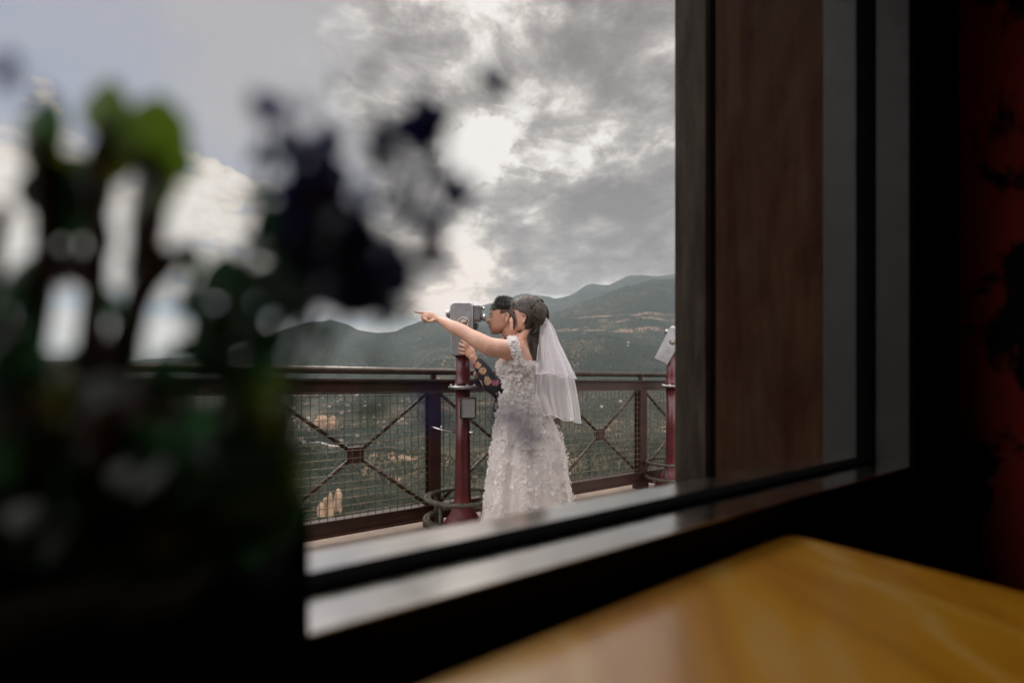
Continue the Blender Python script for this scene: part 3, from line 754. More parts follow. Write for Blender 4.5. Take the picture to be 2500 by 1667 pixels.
for (a, b) in ((0.10, 0.10), (1.55, 0.10), (0.10, 0.88), (1.55, 0.88)):
    c = corner + e1 * a + e2 * b; MB().box((c.x, c.y, (ZT - .031 + .0205) / 2), (.05, .05, ZT - .031 - .0205), bevel=.003).build('leg', M['dark_metal'], tb)


# ------------------------------------------------------------------ people
def Z1(x, y, Y): return P(980 + x / 4.704, 680 + y / 4.704, Y)
def zr(r, Y): return r / 4.704 / F * Y
UP = Vector((0, 0, 1))

class Frame:
    """head frame: origin between the ears, x forward, y to the person's left, z up"""
    def __init__(s, o, yaw_vec, pitch=0.0, roll=0.0):
        f = Vector((yaw_vec[0], yaw_vec[1], 0)).normalized(); l = UP.cross(f).normalized()
        f2 = (f * math.cos(pitch) + UP * math.sin(pitch)); u2 = f2.cross(l)
        l2 = (l * math.cos(roll) + u2 * math.sin(roll)); u2 = f2.cross(l2)
        s.o = Vector(o); s.f = f2; s.l = l2; s.u = u2
    def __call__(s, x, y, z): return s.o + s.f * x + s.l * y + s.u * z
    def mat(s): return Matrix((s.f, s.l, s.u)).transposed().to_4x4()   # columns are the head axes

PROFILE = [(-.094, .088), (-.086, .094), (-.074, .0985), (-.066, .0985), (-.058, .104), (-.052, .1065), (-.0455, .1025), (-.040, .1085), (-.034, .1075), (-.028, .1060), (-.010, .104), (.010, .102), (.022, .103), (.034, .1055), (.042, .1060), (.060, .1005), (.080, .090), (.100, .072), (.118, .045), (.130, .010)]
BACK = [(-.094, .045), (-.086, .028), (-.074, .005), (-.060, -.020), (-.045, -.050), (-.020, -.075), (.010, -.090), (.040, -.098), (.070, -.094), (.100, -.072), (.118, -.045), (.130, -.018)]
HALFW = [(-.094, .018), (-.086, .030), (-.074, .042), (-.060, .051), (-.045, .057), (-.020, .064), (.010, .070), (.040, .0745), (.070, .0715), (.100, .055), (.118, .036), (.130, .012)]
NOSE = [(-.032, .0), (-.027, .015), (-.020, .025), (-.012, .024), (-.004, .019), (.008, .012), (.020, .006), (.032, .0)]
def lin(x, t):
    if x <= t[0][0]: return t[0][1]
    for (a, b), (c, d) in zip(t, t[1:]):
        if x <= c: return b + (d - b) * (x - a) / (c - a)
    return t[-1][1]
def head_rows(fr, off=0.0, n=44, feminine=0.0):
    rows = []
    for i in range(46):
        z = -.094 + .224 * i / 45
        fx, bx, hw = lin(z, PROFILE), lin(z, BACK), lin(z, HALFW)
        row = []
        for k in range(n):
            q = 2 * math.pi * k / n
            cx, cy = math.cos(q), math.sin(q)
            e = 0.86
            sx = math.copysign(abs(cx) ** e, cx); sy = math.copysign(abs(cy) ** e, cy)
            mid = (fx * 0.0 + 0.0) + (fx + bx) / 2; a = (fx - bx) / 2
            x = mid + a * sx; y = hw * sy
            if cx > 0:
                nb = 0.0
                if -.030 < z < .032: nb = lin(z, NOSE)
                x += nb * math.exp(-(y / .0140) ** 2) * (1 - .15 * feminine)
                if -.008 < z < .034: x -= .009 * math.exp(-((abs(y) - .032) / .014) ** 2) * math.exp(-((z - .013) / .014) ** 2)
                x += .003 * math.exp(-((abs(y) - .036) / .014) ** 2) * math.exp(-((z + .018) / .016) ** 2)
            g_ = 1 + off
            row.append(fr(x * g_, y * g_, z * g_ if z > 0 else z))
        rows.append(row)
    return rows
def add_head(mb, fr, feminine=0.0):
    rows = head_rows(fr, 0, 44, feminine)
    mb.grid(rows, closed=True); n = len(rows[0])
    mb.add(rows[0], [tuple(range(n - 1, -1, -1))]); mb.add(rows[-1], [tuple(range(n))])
    for sy in (-1, 1):      # ears: rim, bowl and lobe
        def e(x, z, o=0.0): return fr(x, sy * (.071 + o * 1.25), z)
        rim = [e(.006, -.004, .001), e(.008, .012, .004), e(.004, .026, .008), (e(-.008, .033, .012)), e(-.020, .027, .015), e(-.024, .010, .015), e(-.018, -.008, .011), e(-.008, -.022, .006), e(.001, -.026, .002)]
        mb.capsule(rim, [.004, .004, .0045, .005, .005, .005, .005, .0065, .005], 8)
        mb.ell(e(-.008, .004, .002), (.014, .004, .024), fr.mat(), 10, 8)

def torso(mb, rings, f, n=28, cap=True):
    """rings: (centre, depth, width); f = facing direction"""
    f = Vector((f[0], f[1], 0)).normalized(); l = UP.cross(f)
    rows = []
    for (c, d, w) in rings:
        rows.append([c + f * (d * math.cos(2 * math.pi * k / n)) + l * (w * math.sin(2 * math.pi * k / n)) for k in range(n)])
    mb.grid(rows, closed=True)
    if cap: mb.add(rows[0], [tuple(range(n - 1, -1, -1))]); mb.add(rows[-1], [tuple(range(n))])
    return rows
def densify(rings, k=4):
    out = []
    for i in range(len(rings) - 1):
        p0 = rings[max(i - 1, 0)]; p1 = rings[i]; p2 = rings[i + 1]; p3 = rings[min(i + 2, len(rings) - 1)]
        for j in range(k):
            t = j / k
            def cr(a, b, c, d): return b + (c - a) * (0.5 * t) + (a * 2 - b * 5 + c * 4 - d) * (0.5 * t * t) + (b * 3 - a - c * 3 + d) * (0.5 * t ** 3)
            out.append(tuple(cr(a, b, c, d) for a, b, c, d in zip(p0, p1, p2, p3)))
    out.append(rings[-1]); return out
def smoothpath(pts, k=5): return [p[0] for p in densify([(Vector(p),) for p in pts], k)]

# ---- bride
BF = Vector((-.914, .407, 0)); BL = UP.cross(BF)
bride = thing('person', 'bride in a white gown of lace flowers and a long veil, pointing left', 'person', (0.07, 2.84, 0))
def bz(py): return EYE + (HZ - py) * 2.84 / F
def bc(x, py, dy=0.0): return Vector((x, 2.84 + dy, bz(py)))
ear = Z1(1395, 470, 2.762)
hB = Frame(ear - BL * .072, BF, R_(14))
sk = MB(); add_head(sk, hB, 1)
neck = [hB(-.012, 0, -.030), hB(-.022, 0, -.075), Vector((.075, 2.84, bz(826))), Vector((.070, 2.845, bz(842)))]
sk.capsule(neck, [.050, .047, .050, .062], 18)
ringsB = [(bc(.085, 1075), .10, .15), (bc(.08, 1020), .098, .140), (bc(.072, 985), .092, .125), (bc(.066, 960), .084, .112), (bc(.060, 930), .098, .128), (bc(.050, 898), .112, .140), (bc(.056, 868), .100, .150), (bc(.066, 848), .072, .150), (bc(.070, 834), .050, .085)]
ringsB = densify(ringsB, 3)
torso(sk, ringsB, BF)
for sy in (-1, 1):
    sk.ell(bc(.050, 893) + BF * .070 + BL * (sy * .062), (.055, .058, .058), nu=16, nv=10)
arm = [(1300, 815, 118, 2.735), (1215, 815, 116, 2.70), (1110, 800, 112, 2.69), (1000, 778, 108, 2.69), (880, 715, 100, 2.70), (780, 655, 84, 2.715), (690, 600, 80, 2.73), (600, 560, 76, 2.75), (510, 512, 56, 2.77), (440, 476, 37, 2.785), (400, 462, 35, 2.79)]
sk.capsule([Z1(a, b, Y) for a, b, r, Y in arm], [zr(r, Y) for a, b, r, Y in arm], 18)
def fing(pts, r0, r1, YY=None):
    q = smoothpath([Z1(*p) for p in pts], 3); n = len(q)
    sk.capsule(q, [r0 + (r1 - r0) * i / (n - 1) for i in range(n)], 9)
sk.capsule([Z1(400, 458, 2.79), Z1(350, 440, 2.795), (Z1(305, 428, 2.80))], [(.021, .017), (.030, .016), (.027, .013)], 14, up=UP)
fing([(300, 402, 2.800), (240, 395, 2.805), (195, 388, 2.808), (158, 383, 2.81)], .0095, .0065)
fing([(298, 418, 2.790), (243, 425, 2.780), (236, 452, 2.785), (268, 466, 2.800)], .0092, .0075)
fing([(302, 436, 2.785), (252, 448, 2.776), (246, 474, 2.782), (275, 484, 2.797)], .0090, .0073)
fing([(310, 452, 2.785), (268, 468, 2.778), (262, 492, 2.784), (288, 500, 2.795)], .0083, .0068)
fing([(375, 478, 2.780), (330, 492, 2.768), (290, 480, 2.765), (268, 462, 2.768)], .0105, .0075)
# far arm bends behind the groom's back
sk.capsule([bc(.095, 850, .15), Vector((.13, 3.02, 1.10)), Vector((.10, 3.10, 1.02)), Vector((.02, 3.05, 1.05))], [.045, .038, .03, .022], 14)
for sy in (-1, 1):
    l0 = bc(.085, 1060) + BL * (sy * .075)
    sk.capsule([l0, Vector((l0.x, l0.y, .45)), Vector((l0.x + .01, l0.y, .10))], [.085, .055, .035], 14)
    sk.capsule([Vector((l0.x + .01, l0.y, .055)), Vector((l0.x, l0.y, .03)) + BF * .13], [.035, .028], 12)
remeshed(sk, 'body', M['skin_f'], bride, 0.0042, 3)

def hair_tufts(mb, fr, n, seed, region, length, rad, dirf):
    r = random.Random(seed); c = 0
    while c < n:
        z = r.uniform(-.04, .128); q = r.uniform(0, 2 * math.pi)
        x = (lin(z, PROFILE) + lin(z, BACK)) / 2 + (lin(z, PROFILE) - lin(z, BACK)) / 2 * math.cos(q); y = lin(z, HALFW) * math.sin(q)
        if not region(x, y, z): continue
        a = Vector((x * 1.02, y * 1.04, z * 1.04)); d = dirf(x, y, z, r).normalized() * length * r.uniform(.6, 1.2)
        b = a + d
        mb.tube([fr(*a), fr(*(a + d * .5 + Vector((x, y, z - .03)).normalized() * .006)), fr(*b)], [rad, rad * .8, rad * .15], 5, cap=False)
        c += 1
def hair_cap(mb, fr, off, keep, jitter=0.002):
    n = 56; rows = []
    for i in range(44):
        z = -.075 + .205 * i / 43; fx, bx, hw = lin(z, PROFILE), lin(z, BACK), lin(z, HALFW); row = []
        for k in range(n):
            q = 2 * math.pi * k / n
            cq, sq = math.cos(q), math.sin(q)
            x = (fx + bx) / 2 + (fx - bx) / 2 * math.copysign(abs(cq) ** .86, cq); y = hw * math.copysign(abs(sq) ** .86, sq)
            o = off(x, y, z); v = Vector((x, y, z)); c = Vector((.0, 0, .03)); d = (v - c).normalized()
            v = v + d * (o + jitter * noise.noise(v * 90)); row.append((v, keep(x, y, z)))
        rows.append(row)
    verts = [fr(*v) for row in rows for v, k in row]; faces = []
    for i in range(43):
        for k in range(n):
            k2 = (k + 1) % n
            if rows[i][k][1] or rows[i + 1][k2][1] : faces.append((i * n + k, i * n + k2, (i + 1) * n + k2, (i + 1) * n + k))
    faces.append(tuple(43 * n + k for k in range(n)))
    mb.add(verts, faces, 0, True)

# bride's long half-up hair: cap plus locks that flow back and fall
hm_ = MB()
hair_cap(hm_, hB, lambda x, y, z: .007 + .006 * max(0, min(1, (z - .02) / .08)) + (.010 * max(0, min(1, (-x - .01) / .03)) if z > -.03 else 0), lambda x, y, z: (z > .052 + .30 * max(0, x - .070) or x < .030) and not (abs(y) > .045 and z < .040 and x > -.022) and x < .094)
rb = random.Random(5)
SC, SR3 = Vector((-.004, 0, .036)), Vector((.112, .086, .106))
def pushout(v, k=1.0):
    d = v - SC; e = math.sqrt((d.x / SR3.x) ** 2 + (d.y / SR3.y) ** 2 + (d.z / SR3.z) ** 2)
    return SC + d * (k / e) if e < k else v
for i in range(420):
    side = 1 if i % 5 < 3 else -1; t = rb.random(); jj = rb.uniform(1.08, 1.17)
    p = [Vector((.085 - .13 * t, side * .012, .135 - .02 * t)), Vector((.070 - .11 * t, side * .072, .085)), Vector((.015 - .05 * t, side * .086, .052 + .01 * t)), Vector((-.055 - .025 * t, side * .076 * (1 - .3 * t), .020)),
         Vector((-.088 - .01 * t, side * .050, -.010)), Vector((-.092, side * rb.uniform(.0, .055), -.060))]
    q = [hB(*pushout(v + Vector((rb.gauss(0, .004), rb.gauss(0, .003), rb.gauss(0, .004))), jj)) for v in smoothpath(p, 3)]
    e = rb.random(); zx = 1462 + 120 * e + rb.uniform(-14, 14); zb = rb.uniform(980, 1075)
    if side > 0 or rb.random() < .5:
        YY = 2.755 + .07 * e + rb.uniform(-.01, .02)
        q += [Z1(zx - 6, 640, YY), Z1(zx + 4, 760, YY), Z1(zx + 14 + rb.uniform(-8, 8), 880, YY), Z1(zx + 22 + rb.uniform(-12, 12), zb, YY)]
    q = smoothpath(q, 2); n = len(q); w = rb.uniform(.0022, .0042)
    hm_.tube(q, [w * (.5 if k == 0 else 1) * (1 if k < n - 5 else (n - k) / 6.0) for k in range(n)], 5, cap=False)
for i in range(170):     # outer locks falling straight from the crown over the nape
    e = rb.random(); side = 1 if i % 4 else -1
    p = [hB(*pushout(v, 1.13)) for v in (Vector((-.01 - .05 * e, side * (.03 + .03 * (1 - e)), .125 - .02 * e)), Vector((-.055 - .035 * e, side * (.062 - .03 * e), .080)), Vector((-.075 - .03 * e, side * (.066 - .04 * e), .030)), Vector((-.085 - .02 * e, side * (.060 - .03 * e), -.020)))]
    zx = 1470 + 112 * e + rb.uniform(-8, 8); YY = 2.745 + .06 * e + (.05 if side < 0 else 0)
    p += [Z1(zx, 620, YY), Z1(zx + 2, 760, YY), Z1(zx + 10, 880, YY), Z1(zx + 16 + rb.uniform(-8, 8), rb.uniform(990, 1060), YY)]
    q = smoothpath(p, 3); n = len(q); w = rb.uniform(.002, .0038)
    hm_.tube(q, [w * (1 if k < n - 5 else (n - k) / 6.0) for k in range(n)], 5, cap=False)
for i in range(26):      # locks swept over the temple and down beside the cheek
    t = rb.random()
    p = [Vector((.060 + .02 * t, .010, .132)), Vector((.098, .040, .098)), Vector((.100 - .01 * t, .062, .055)), Vector((.080 - .016 * t, .075, .018)), Vector((.058 - .014 * t, .073, -.025)), Vector((.056 - .01 * t, .062, -.060 - .016 * t))]
    q = [hB(*pushout(v + Vector((rb.gauss(0, .0035), rb.gauss(0, .002), rb.gauss(0, .003))), 1.0)) if v.z > .03 else hB(*(v + Vector((rb.gauss(0, .002), 0, 0)))) for v in smoothpath(p, 3)]
    n = len(q); w = rb.uniform(.002, .0034); hm_.tube(q, [w * (1 if k < n * .6 else (n - k) / (n * .4) + .05) for k in range(n)], 5, cap=False)
hm_.build('hair', M['hair_f'], bride)
hc = MB(); hc.capsule([hB(-.100, .045, .012), hB(-.116, .0, .014), hB(-.100, -.045, .012)], [.006, .007, .006], 8)
hc.build('hair_comb', M['cord'], bride)
for nm, mt_, pts, rr in (('eyebrow', 'hair_f', [(.102, .018, .034), (.100, .030, .037), (.090, .045, .033)], .0022),):
    MB().capsule([hB(*p) for p in pts], rr, 6).build(nm, M[mt_], bride)
MB().ell(hB(.096, .032, .014), (.006, .012, .0055), hB.mat()).build('eye', M['black'], bride)
MB().capsule([hB(.105, .018, -.043), hB(.110, .0, -.045), hB(.105, -.018, -.043)], .0045, 8).build('lips', M['lip'], bride)
nk = [Vector((.078, 2.84, bz(829))) + BF * (.056 * math.cos(a)) + BL * (.060 * math.sin(a)) + UP * (.012 * -math.cos(a)) for a in [2 * math.pi * k / 28 for k in range(29)]]
MB().tube(nk, .0013, 5, cap=False).build('necklace', M['gold'], bride)

# gown
def flower(mb, c, nrm, r, rn, petals=5):
    nrm = nrm.normalized(); a = nrm.orthogonal().normalized(); b = nrm.cross(a); q0 = rn.random() * 6.28
    for k in range(petals):
        q = q0 + 2 * math.pi * k / petals; d = a * math.cos(q) + b * math.sin(q); e = nrm.cross(d)
        lift = rn.uniform(.15, .9)
        t = c + d * r * .62 + nrm * r * lift * .45; tip = c + d * r + nrm * r * lift
        mb.add([c, t - e * r * .36, t + e * r * .36, tip + e * r * .16, tip - e * r * .16], [(0, 1, 2), (1, 4, 3, 2)], 0, False)
gf = random.Random(21)
bod = [(bc(.066, 972), .098, .124), (bc(.066, 955), .100, .128), (bc(.060, 930), .106, .136), (bc(.048, 905), .126, .148), (bc(.048, 893), .132, .150), (bc(.050, 886), .126, .150)]
bod = densify(bod, 4)
bm_ = MB(); rowsb = torso(bm_, bod, BF, 48, cap=False)
for i, row in enumerate(rowsb[:-1]):
    for k in range(48):
        for _ in range(2 if gf.random() < .5 else 1):
            nrm = (row[k] - bod[i][0]); nrm.z = .25 * nrm.length
            if (row[k] - bod[i][0]).normalized().dot(-BF) > .93: continue
            c = row[k] + Vector((gf.uniform(-.008, .008), gf.uniform(-.008, .008), gf.uniform(-.006, .006)))
            flower(bm_, c, nrm + Vector((gf.gauss(0, .04), gf.gauss(0, .04), gf.gauss(0, .04))), gf.choice((.008, .010, .012, .015, .018)), gf)
bm_.build('bodice', M['petal'], bride)
sk_ = MB()
SKR = [(966, .067, .130), (985, .069, .150), (1011, .073, .176), (1045, .084, .206), (1075, .092, .228), (1115, .096, .246), (1151, .098, .258), (1207, .100, .280), (1260, .100, .298), (1330, .10, .325)]
sr = densify([(Vector((x, 2.84, bz(py) if py < 1330 else .015)), a, a) for py, x, a in [(q0, q1, q2 - .018 * min(1, i_ / 2)) for i_, (q0, q1, q2) in enumerate(SKR)]], 5)
rows = []; n = 110
for i, (c, a, _) in enumerate(sr):
    g_ = min(1, i / 12.0); row = []
    for k in range(n):
        q = 2 * math.pi * k / n
        fold = 1 + g_ * (.045 * math.sin(11 * q + 1.2 * math.sin(i * .07)) + .022 * math.sin(23 * q + i * .05) + .03 * noise.noise(Vector((q * 3, i * .3, 1))))
        row.append(Vector((c.x + a * fold * math.cos(q), c.y + a * .92 * fold * math.sin(q), c.z)))
    rows.append(row)
sk_.grid(rows, closed=True, mi=1)
for i, row in enumerate(rows):
    dens = 1.15 if i < 12 else .62
    for k in range(n):
        if (k / n) < .52 and (k / n) > .02 and gf.random() < .55: continue
        w_ = dens * (0.55 + 0.75 * max(0, math.sin(11 * 2 * math.pi * k / n + 1.2 * math.sin(i * .07))))
        while w_ > 0:
            if gf.random() < w_:
                q = 2 * math.pi * k / n
                c = row[k] + Vector((gf.uniform(-.01, .01), gf.uniform(-.004, .004), gf.uniform(-.015, .015)))
                flower(sk_, c, Vector((math.cos(q), math.sin(q), gf.uniform(-.5, .3))), gf.choice((.006, .008, .009, .011, .013, .018)) * gf.uniform(.85, 1.2), gf)
            w_ -= 1
sk_.build('skirt', [M['petal'], M['gown']], bride)
st = MB()
for (pa, nn) in (([(1262, 690, 2.735), (1275, 715, 2.665), (1292, 760, 2.640), (1305, 820, 2.640), (1325, 880, 2.655), (1345, 940, 2.675), (1352, 985, 2.69)], 110),):
    pth = smoothpath([Z1(*p) for p in pa], 6)
    st.tube(pth, [(.014, .007)] * len(pth), 8)
    for _ in range(nn):
        c = gf.choice(pth) + Vector((gf.uniform(-.020, .020), gf.uniform(-.012, .004), gf.uniform(-.012, .012)))
        flower(st, c, Vector((gf.uniform(-.6, .6), -1, gf.uniform(-.3, .6))), gf.uniform(.012, .020), gf)
    for _ in range(26):
        c = Z1(1352, 985, 2.69) + Vector((gf.uniform(-.03, .03), gf.uniform(-.01, .01), gf.uniform(-.04, .01)))
        flower(st, c, Vector((0, -1, .2)), gf.uniform(.012, .018), gf)
st.build('shoulder_strap', M['petal'], bride)
# laced back
bk = -BF
def bp(py, lat, off=.004):
    i = min(range(len(bod)), key=lambda j: abs(bod[j][0].z - bz(py))); c, d, w = bod[i]
    q = math.asin(max(-1, min(1, lat / w))); return Vector((c.x, c.y, bz(py))) + bk * (d * math.cos(q) + off) + BL * lat
MB().grid([[bp(py, -.026 + .052 * k / 6, .0025) for k in range(7)] for py in range(898, 968, 5)]).build('laced_back', mat('back_panel', (0.30, 0.20, 0.15), 0.7), bride)
lc = MB(); zz = list(range(904, 966, 9))
for a, b in zip(zz, zz[1:]):
    lc.tube([bp(a, -.026, .006), bp((a + b) / 2, 0, .009), bp(b, .026, .006)], .0018, 5); lc.tube([bp(a, .026, .006), bp((a + b) / 2, 0, .0115), bp(b, -.026, .006)], .0018, 5)
for s_ in (-1, 1): lc.tube([bp(py, s_ * .030, .006) for py in range(900, 968, 6)], .003, 6)
lc.tube([bp(965, 0, .008), bp(972, .018, .016) + Vector((0, 0, -.02)), Vector((.175, 2.70, .82)), Vector((.16, 2.66, .70))], .002, 5)
lc.tube([bp(965, 0, .008), bp(972, -.018, .016) + Vector((0, 0, -.02)), Vector((.20, 2.74, .80)), Vector((.19, 2.70, .66))], .002, 5)
lc.build('lacing', M['cord'], bride)

# veil: two gathered layers of tulle hanging from the comb, with satin cord edges
def veil_layer(name, Lc, Rc, Yn, Yf, nf, amp, ph, cordr=.0022, stiff=1.0):
    """Lc / Rc: silhouettes (x, y in the zoomed crop) from top to hem; wraps round the back from near to far side"""
    nv, nu = 34, 90; rows = []
    def at(c, t):
        k = t * (len(c) - 1); i = min(int(k), len(c) - 2); f = k - i
        p0, p1, p2, p3 = c[max(i - 1, 0)], c[i], c[i + 1], c[min(i + 2, len(c) - 1)]
        return [p1[j] + (p2[j] - p0[j]) * .5 * f + (2 * p0[j] - 5 * p1[j] + 4 * p2[j] - p3[j]) * .5 * f * f + (3 * p1[j] - p0[j] - 3 * p2[j] + p3[j]) * .5 * f ** 3 for j in (0, 1)]
    for i in range(nv + 1):
        t = i / nv; l = at(Lc, t); r = at(Rc, t); row = []
        gsp = .12 + .88 * t ** .8
        for k in range(nu + 1):
            u = k / nu; a = math.pi * u
            m = math.sin(a) ** .9 if 0 < u < 1 else 0.0
            x = l[0] + (r[0] - l[0]) * m; y = l[1] + (r[1] - l[1]) * m
            Y = Yn + (Yf - Yn) * (.5 - .5 * math.cos(a)) * gsp + (1 - gsp) * (Yf - Yn) * .35
            f = amp * gsp * (math.sin(nf * a + ph) + .45 * math.sin(nf * 2.3 * a + 2 * ph + t * 2) + .5 * noise.noise(Vector((u * 9, t * 2.2, ph))))
            p = Z1(x, y, Y); out = Vector((math.cos(a) * -0.2 + .9 * math.sin(a), -math.cos(a), 0))
            p += out * f + Vector((0, 0, -.010 * gsp * math.sin(nf * a + ph + .8) * (t ** 2)))
            row.append(p)
        rows.append(row)
    v = MB().grid(rows).build(name, M['veil'], bride)
    MB().tube(rows[-1], cordr, 6, cap=False).build('veil_hem', M['cord'], v)
    MB().tube([r_[0] for r_ in rows[16:]], cordr * .7, 6, cap=False).build('veil_edge', M['cord'], v)
    return v
veil_layer('upper_veil', [(1608, 440), (1592, 600), (1575, 780), (1560, 940), (1556, 1075)], [(1655, 438), (1730, 560), (1800, 760), (1890, 960), (1968, 1130)], 2.69, 2.96, 9, .020, .6)
veil_layer('lower_veil', [(1612, 445), (1596, 640), (1590, 860), (1575, 1080), (1560, 1330), (1640, 1560)], [(1650, 442), (1745, 640), (1855, 880), (1945, 1130), (1992, 1380), (2020, 1640)], 2.72, 3.02, 8, .020, 2.1)

# ---- groom
GF = Vector((-1, .06, 0)).normalized(); GL = UP.cross(GF)
groom = thing('person', 'groom in a dark floral shirt bending to look through the coin viewer', 'person', (0.02, 3.18, 0))
earG = Z1(1192, 458, 3.045)
hG = Frame(earG - GL * .074, GF, R_(3))
for k_ in ('f', 'l', 'u'): setattr(hG, k_, getattr(hG, k_) * 1.07)
sk = MB(); add_head(sk, hG, 0)
def gp(px, py, Y=3.16): return P(px, py, Y)
sk.capsule([hG(-.018, 0, -.03), hG(-.030, 0, -.085), gp(1243, 828), gp(1252, 845)], [.056, .055, .058, .07], 18)
gr_ = [(gp(1252, 1015), .11, .155), (gp(1256, 960), .10, .14), (gp(1262, 905), .115, .165), (gp(1262, 868), .10, .185), (gp(1256, 846), .07, .13)]
torso(sk, densify(gr_, 3), GF)
def gfing(pts, r0, r1):
    q = smoothpath([Z1(*p) for p in pts], 3); n = len(q); sk.capsule(q, [r0 + (r1 - r0) * i / (n - 1) for i in range(n)], 9)
armG = [gp(1256, 868, 3.03), gp(1238, 915, 2.98), gp(1214, 948, 2.965), gp(1186, 915, 2.955), gp(1161, 884, 2.95), gp(1154, 872, 2.952)]
sk.capsule(armG, [.052, .046, .042, .036, .026, .025], 14)
sk.capsule([Z1(830, 905, 2.952), Z1(795, 860, 2.955), Z1(765, 822, 2.962)], [(.024, .018), (.036, .018), (.034, .014)], 14, up=(0.3, 0, 1))
gfing([(778, 790, 2.962), (745, 755, 2.955), (715, 728, 2.962), (694, 706, 2.972)], .0105, .0075)
gfing([(762, 812, 2.962), (722, 780, 2.952), (690, 762, 2.960), (668, 745, 2.974)], .0105, .0075)
gfing([(752, 842, 2.962), (714, 824, 2.952), (684, 812, 2.960), (664, 798, 2.974)], .0100, .0075)
gfing([(752, 872, 2.962), (716, 864, 2.953), (688, 856, 2.960), (666, 846, 2.972)], .0090, .0068)
gfing([(822, 845, 2.955), (838, 800, 2.962), (826, 765, 2.975), (808, 742, 2.988)], .0115, .0085)
sk.capsule([gp(1262, 866, 3.32), gp(1235, 930, 3.30), gp(1190, 940, 3.24), gp(1165, 915, 3.20)], [.05, .042, .034, .028], 14)
for sy in (-1, 1):
    a_ = gp(1252, 1025) + GL * (sy * .085)
    sk.capsule([a_, Vector((a_.x - .01, a_.y, .50)), Vector((a_.x + .02, a_.y, .10))], [.085, .06, .04], 14)
    sk.capsule([Vector((a_.x + .02, a_.y, .06)), Vector((a_.x - .12, a_.y, .04))], [.04, .03], 12)
remeshed(sk, 'body', M['skin_m'], groom, 0.0042, 3)
sh = MB()
gs = [(gp(1250, 1022), .138, .185), (gp(1252, 985), .135, .180), (gp(1256, 950), .130, .175), (gp(1263, 905), .138, .190), (gp(1264, 872), .122, .205), (gp(1257, 850), .085, .150), (gp(1251, 838), .070, .085)]
torso(sh, densify(gs, 4), GF)
sh.capsule([gp(1258, 868, 3.03), gp(1242, 905, 2.99), gp(1222, 940, 2.97), gp(1212, 950, 2.965), gp(1198, 938, 2.96), gp(1180, 905, 2.952), gp(1166, 888, 2.95)], [.070, .070, .064, .062, .058, .047, .038], 16)
sh.capsule([gp(1262, 866, 3.32), gp(1235, 930, 3.30), gp(1196, 942, 3.24), gp(1175, 925, 3.21)], [.066, .058, .048, .042], 14)
rnn = random.Random(4)
for i in range(len(sh.v)):
    v = sh.v[i]; sh.v[i] = v + Vector((noise.noise(v * 14), noise.noise(v * 14 + Vector((5, 5, 5))), noise.noise(v * 12 + Vector((1, 9, 3))))) * .011
shirt = remeshed(sh, 'shirt', M['shirt'], groom, 0.006, 2)
cl = MB()
rowsC = []
for (zz_, r_, dx) in ((-.02, .078, 0.0), (.010, .069, -.004), (.036, .062, -.006), (.030, .072, -.006), (-.006, .090, 0.0)):
    c = gp(1246, 829) + Vector((dx, 0, zz_)); rowsC.append([c + GF * (r_ * math.cos(a)) + GL * (r_ * math.sin(a)) + UP * (-.026 * math.cos(a)) for a in [2 * math.pi * k / 32 for k in range(32)]])
cl.grid(rowsC, closed=True); cl.build('collar', M['shirt'], shirt)
tr_ = MB(); torso(tr_, densify([(gp(1250, 1030), .120, .175), (gp(1251, 1005), .132, .178), (gp(1251, 985), .125, .168)], 2), GF)
for sy in (-1, 1):
    a_ = gp(1250, 1028) + GL * (sy * .085)
    tr_.capsule([a_, Vector((a_.x - .01, a_.y, .50)), Vector((a_.x + .02, a_.y, .14))], [.100, .082, .075], 16)
remeshed(tr_, 'trousers', M['trouser'], groom, 0.008, 2)
for sy in (-1, 1):
    a_ = gp(1250, 1028) + GL * (sy * .085)
    MB().capsule([Vector((a_.x + .02, a_.y, .050)), Vector((a_.x - .07, a_.y, .048)), Vector((a_.x - .16, a_.y, .040))], [.048, .046, .036], 14, flat=.85).build('shoe', M['leather'], groom)
hg = MB()
hair_cap(hg, hG, lambda x, y, z: .003 + .014 * max(0, min(1, (z - .050) / .035)) * (1 - .25 * max(0, min(1, (x - .045) / .045)) * max(0, min(1, (.115 - z) / .02))), lambda x, y, z: z > (.078 if x > .06 else .055 - .0 * x) + .015 * (abs(y) < .03 and x > .08))
hair_tufts(hg, hG, 2200, 3, lambda x, y, z: z > .062 and (x < .085 or z > .078), .034, .0020, lambda x, y, z, r: Vector(((.6 if x < .04 else .12) + r.uniform(-.3, .3), r.uniform(-.5, .5) + y * 4, .25 + r.uniform(-.3, .3) - (.7 if x > .06 else 0))))
hg.build('hair', M['hair_m'], groom)
hg = MB(); hair_cap(hg, hG, lambda x, y, z: .0025, lambda x, y, z: -.035 < z < .068 and x < (.030 if z > .03 else (-.030 if z > -.0 else -.040)), .0005)
hg.build('cropped_hair', M['fade'], groom)
for sy in (1, -1):
    MB().capsule([hG(.106, sy * .014, .031), hG(.104, sy * .028, .035), hG(.094, sy * .044, .031)], .0018, 6).build('eyebrow', M['hair_m'], groom)
    e_ = MB().ell(hG(.0925, sy * .032, .013), (.0075, .010, .0055), hG.mat()).build('eye', M['eye_white'], groom)
    MB().ell(hG(.0975, sy * .0325, .013), (.0040, .0050, .0050), hG.mat()).build('iris', M['black'], e_)
    MB().capsule([hG(.103, sy * .020, .016), hG(.104, sy * .032, .020), hG(.096, sy * .045, .015)], .0009, 6).build('eyelash', M['hair_m'], groom)
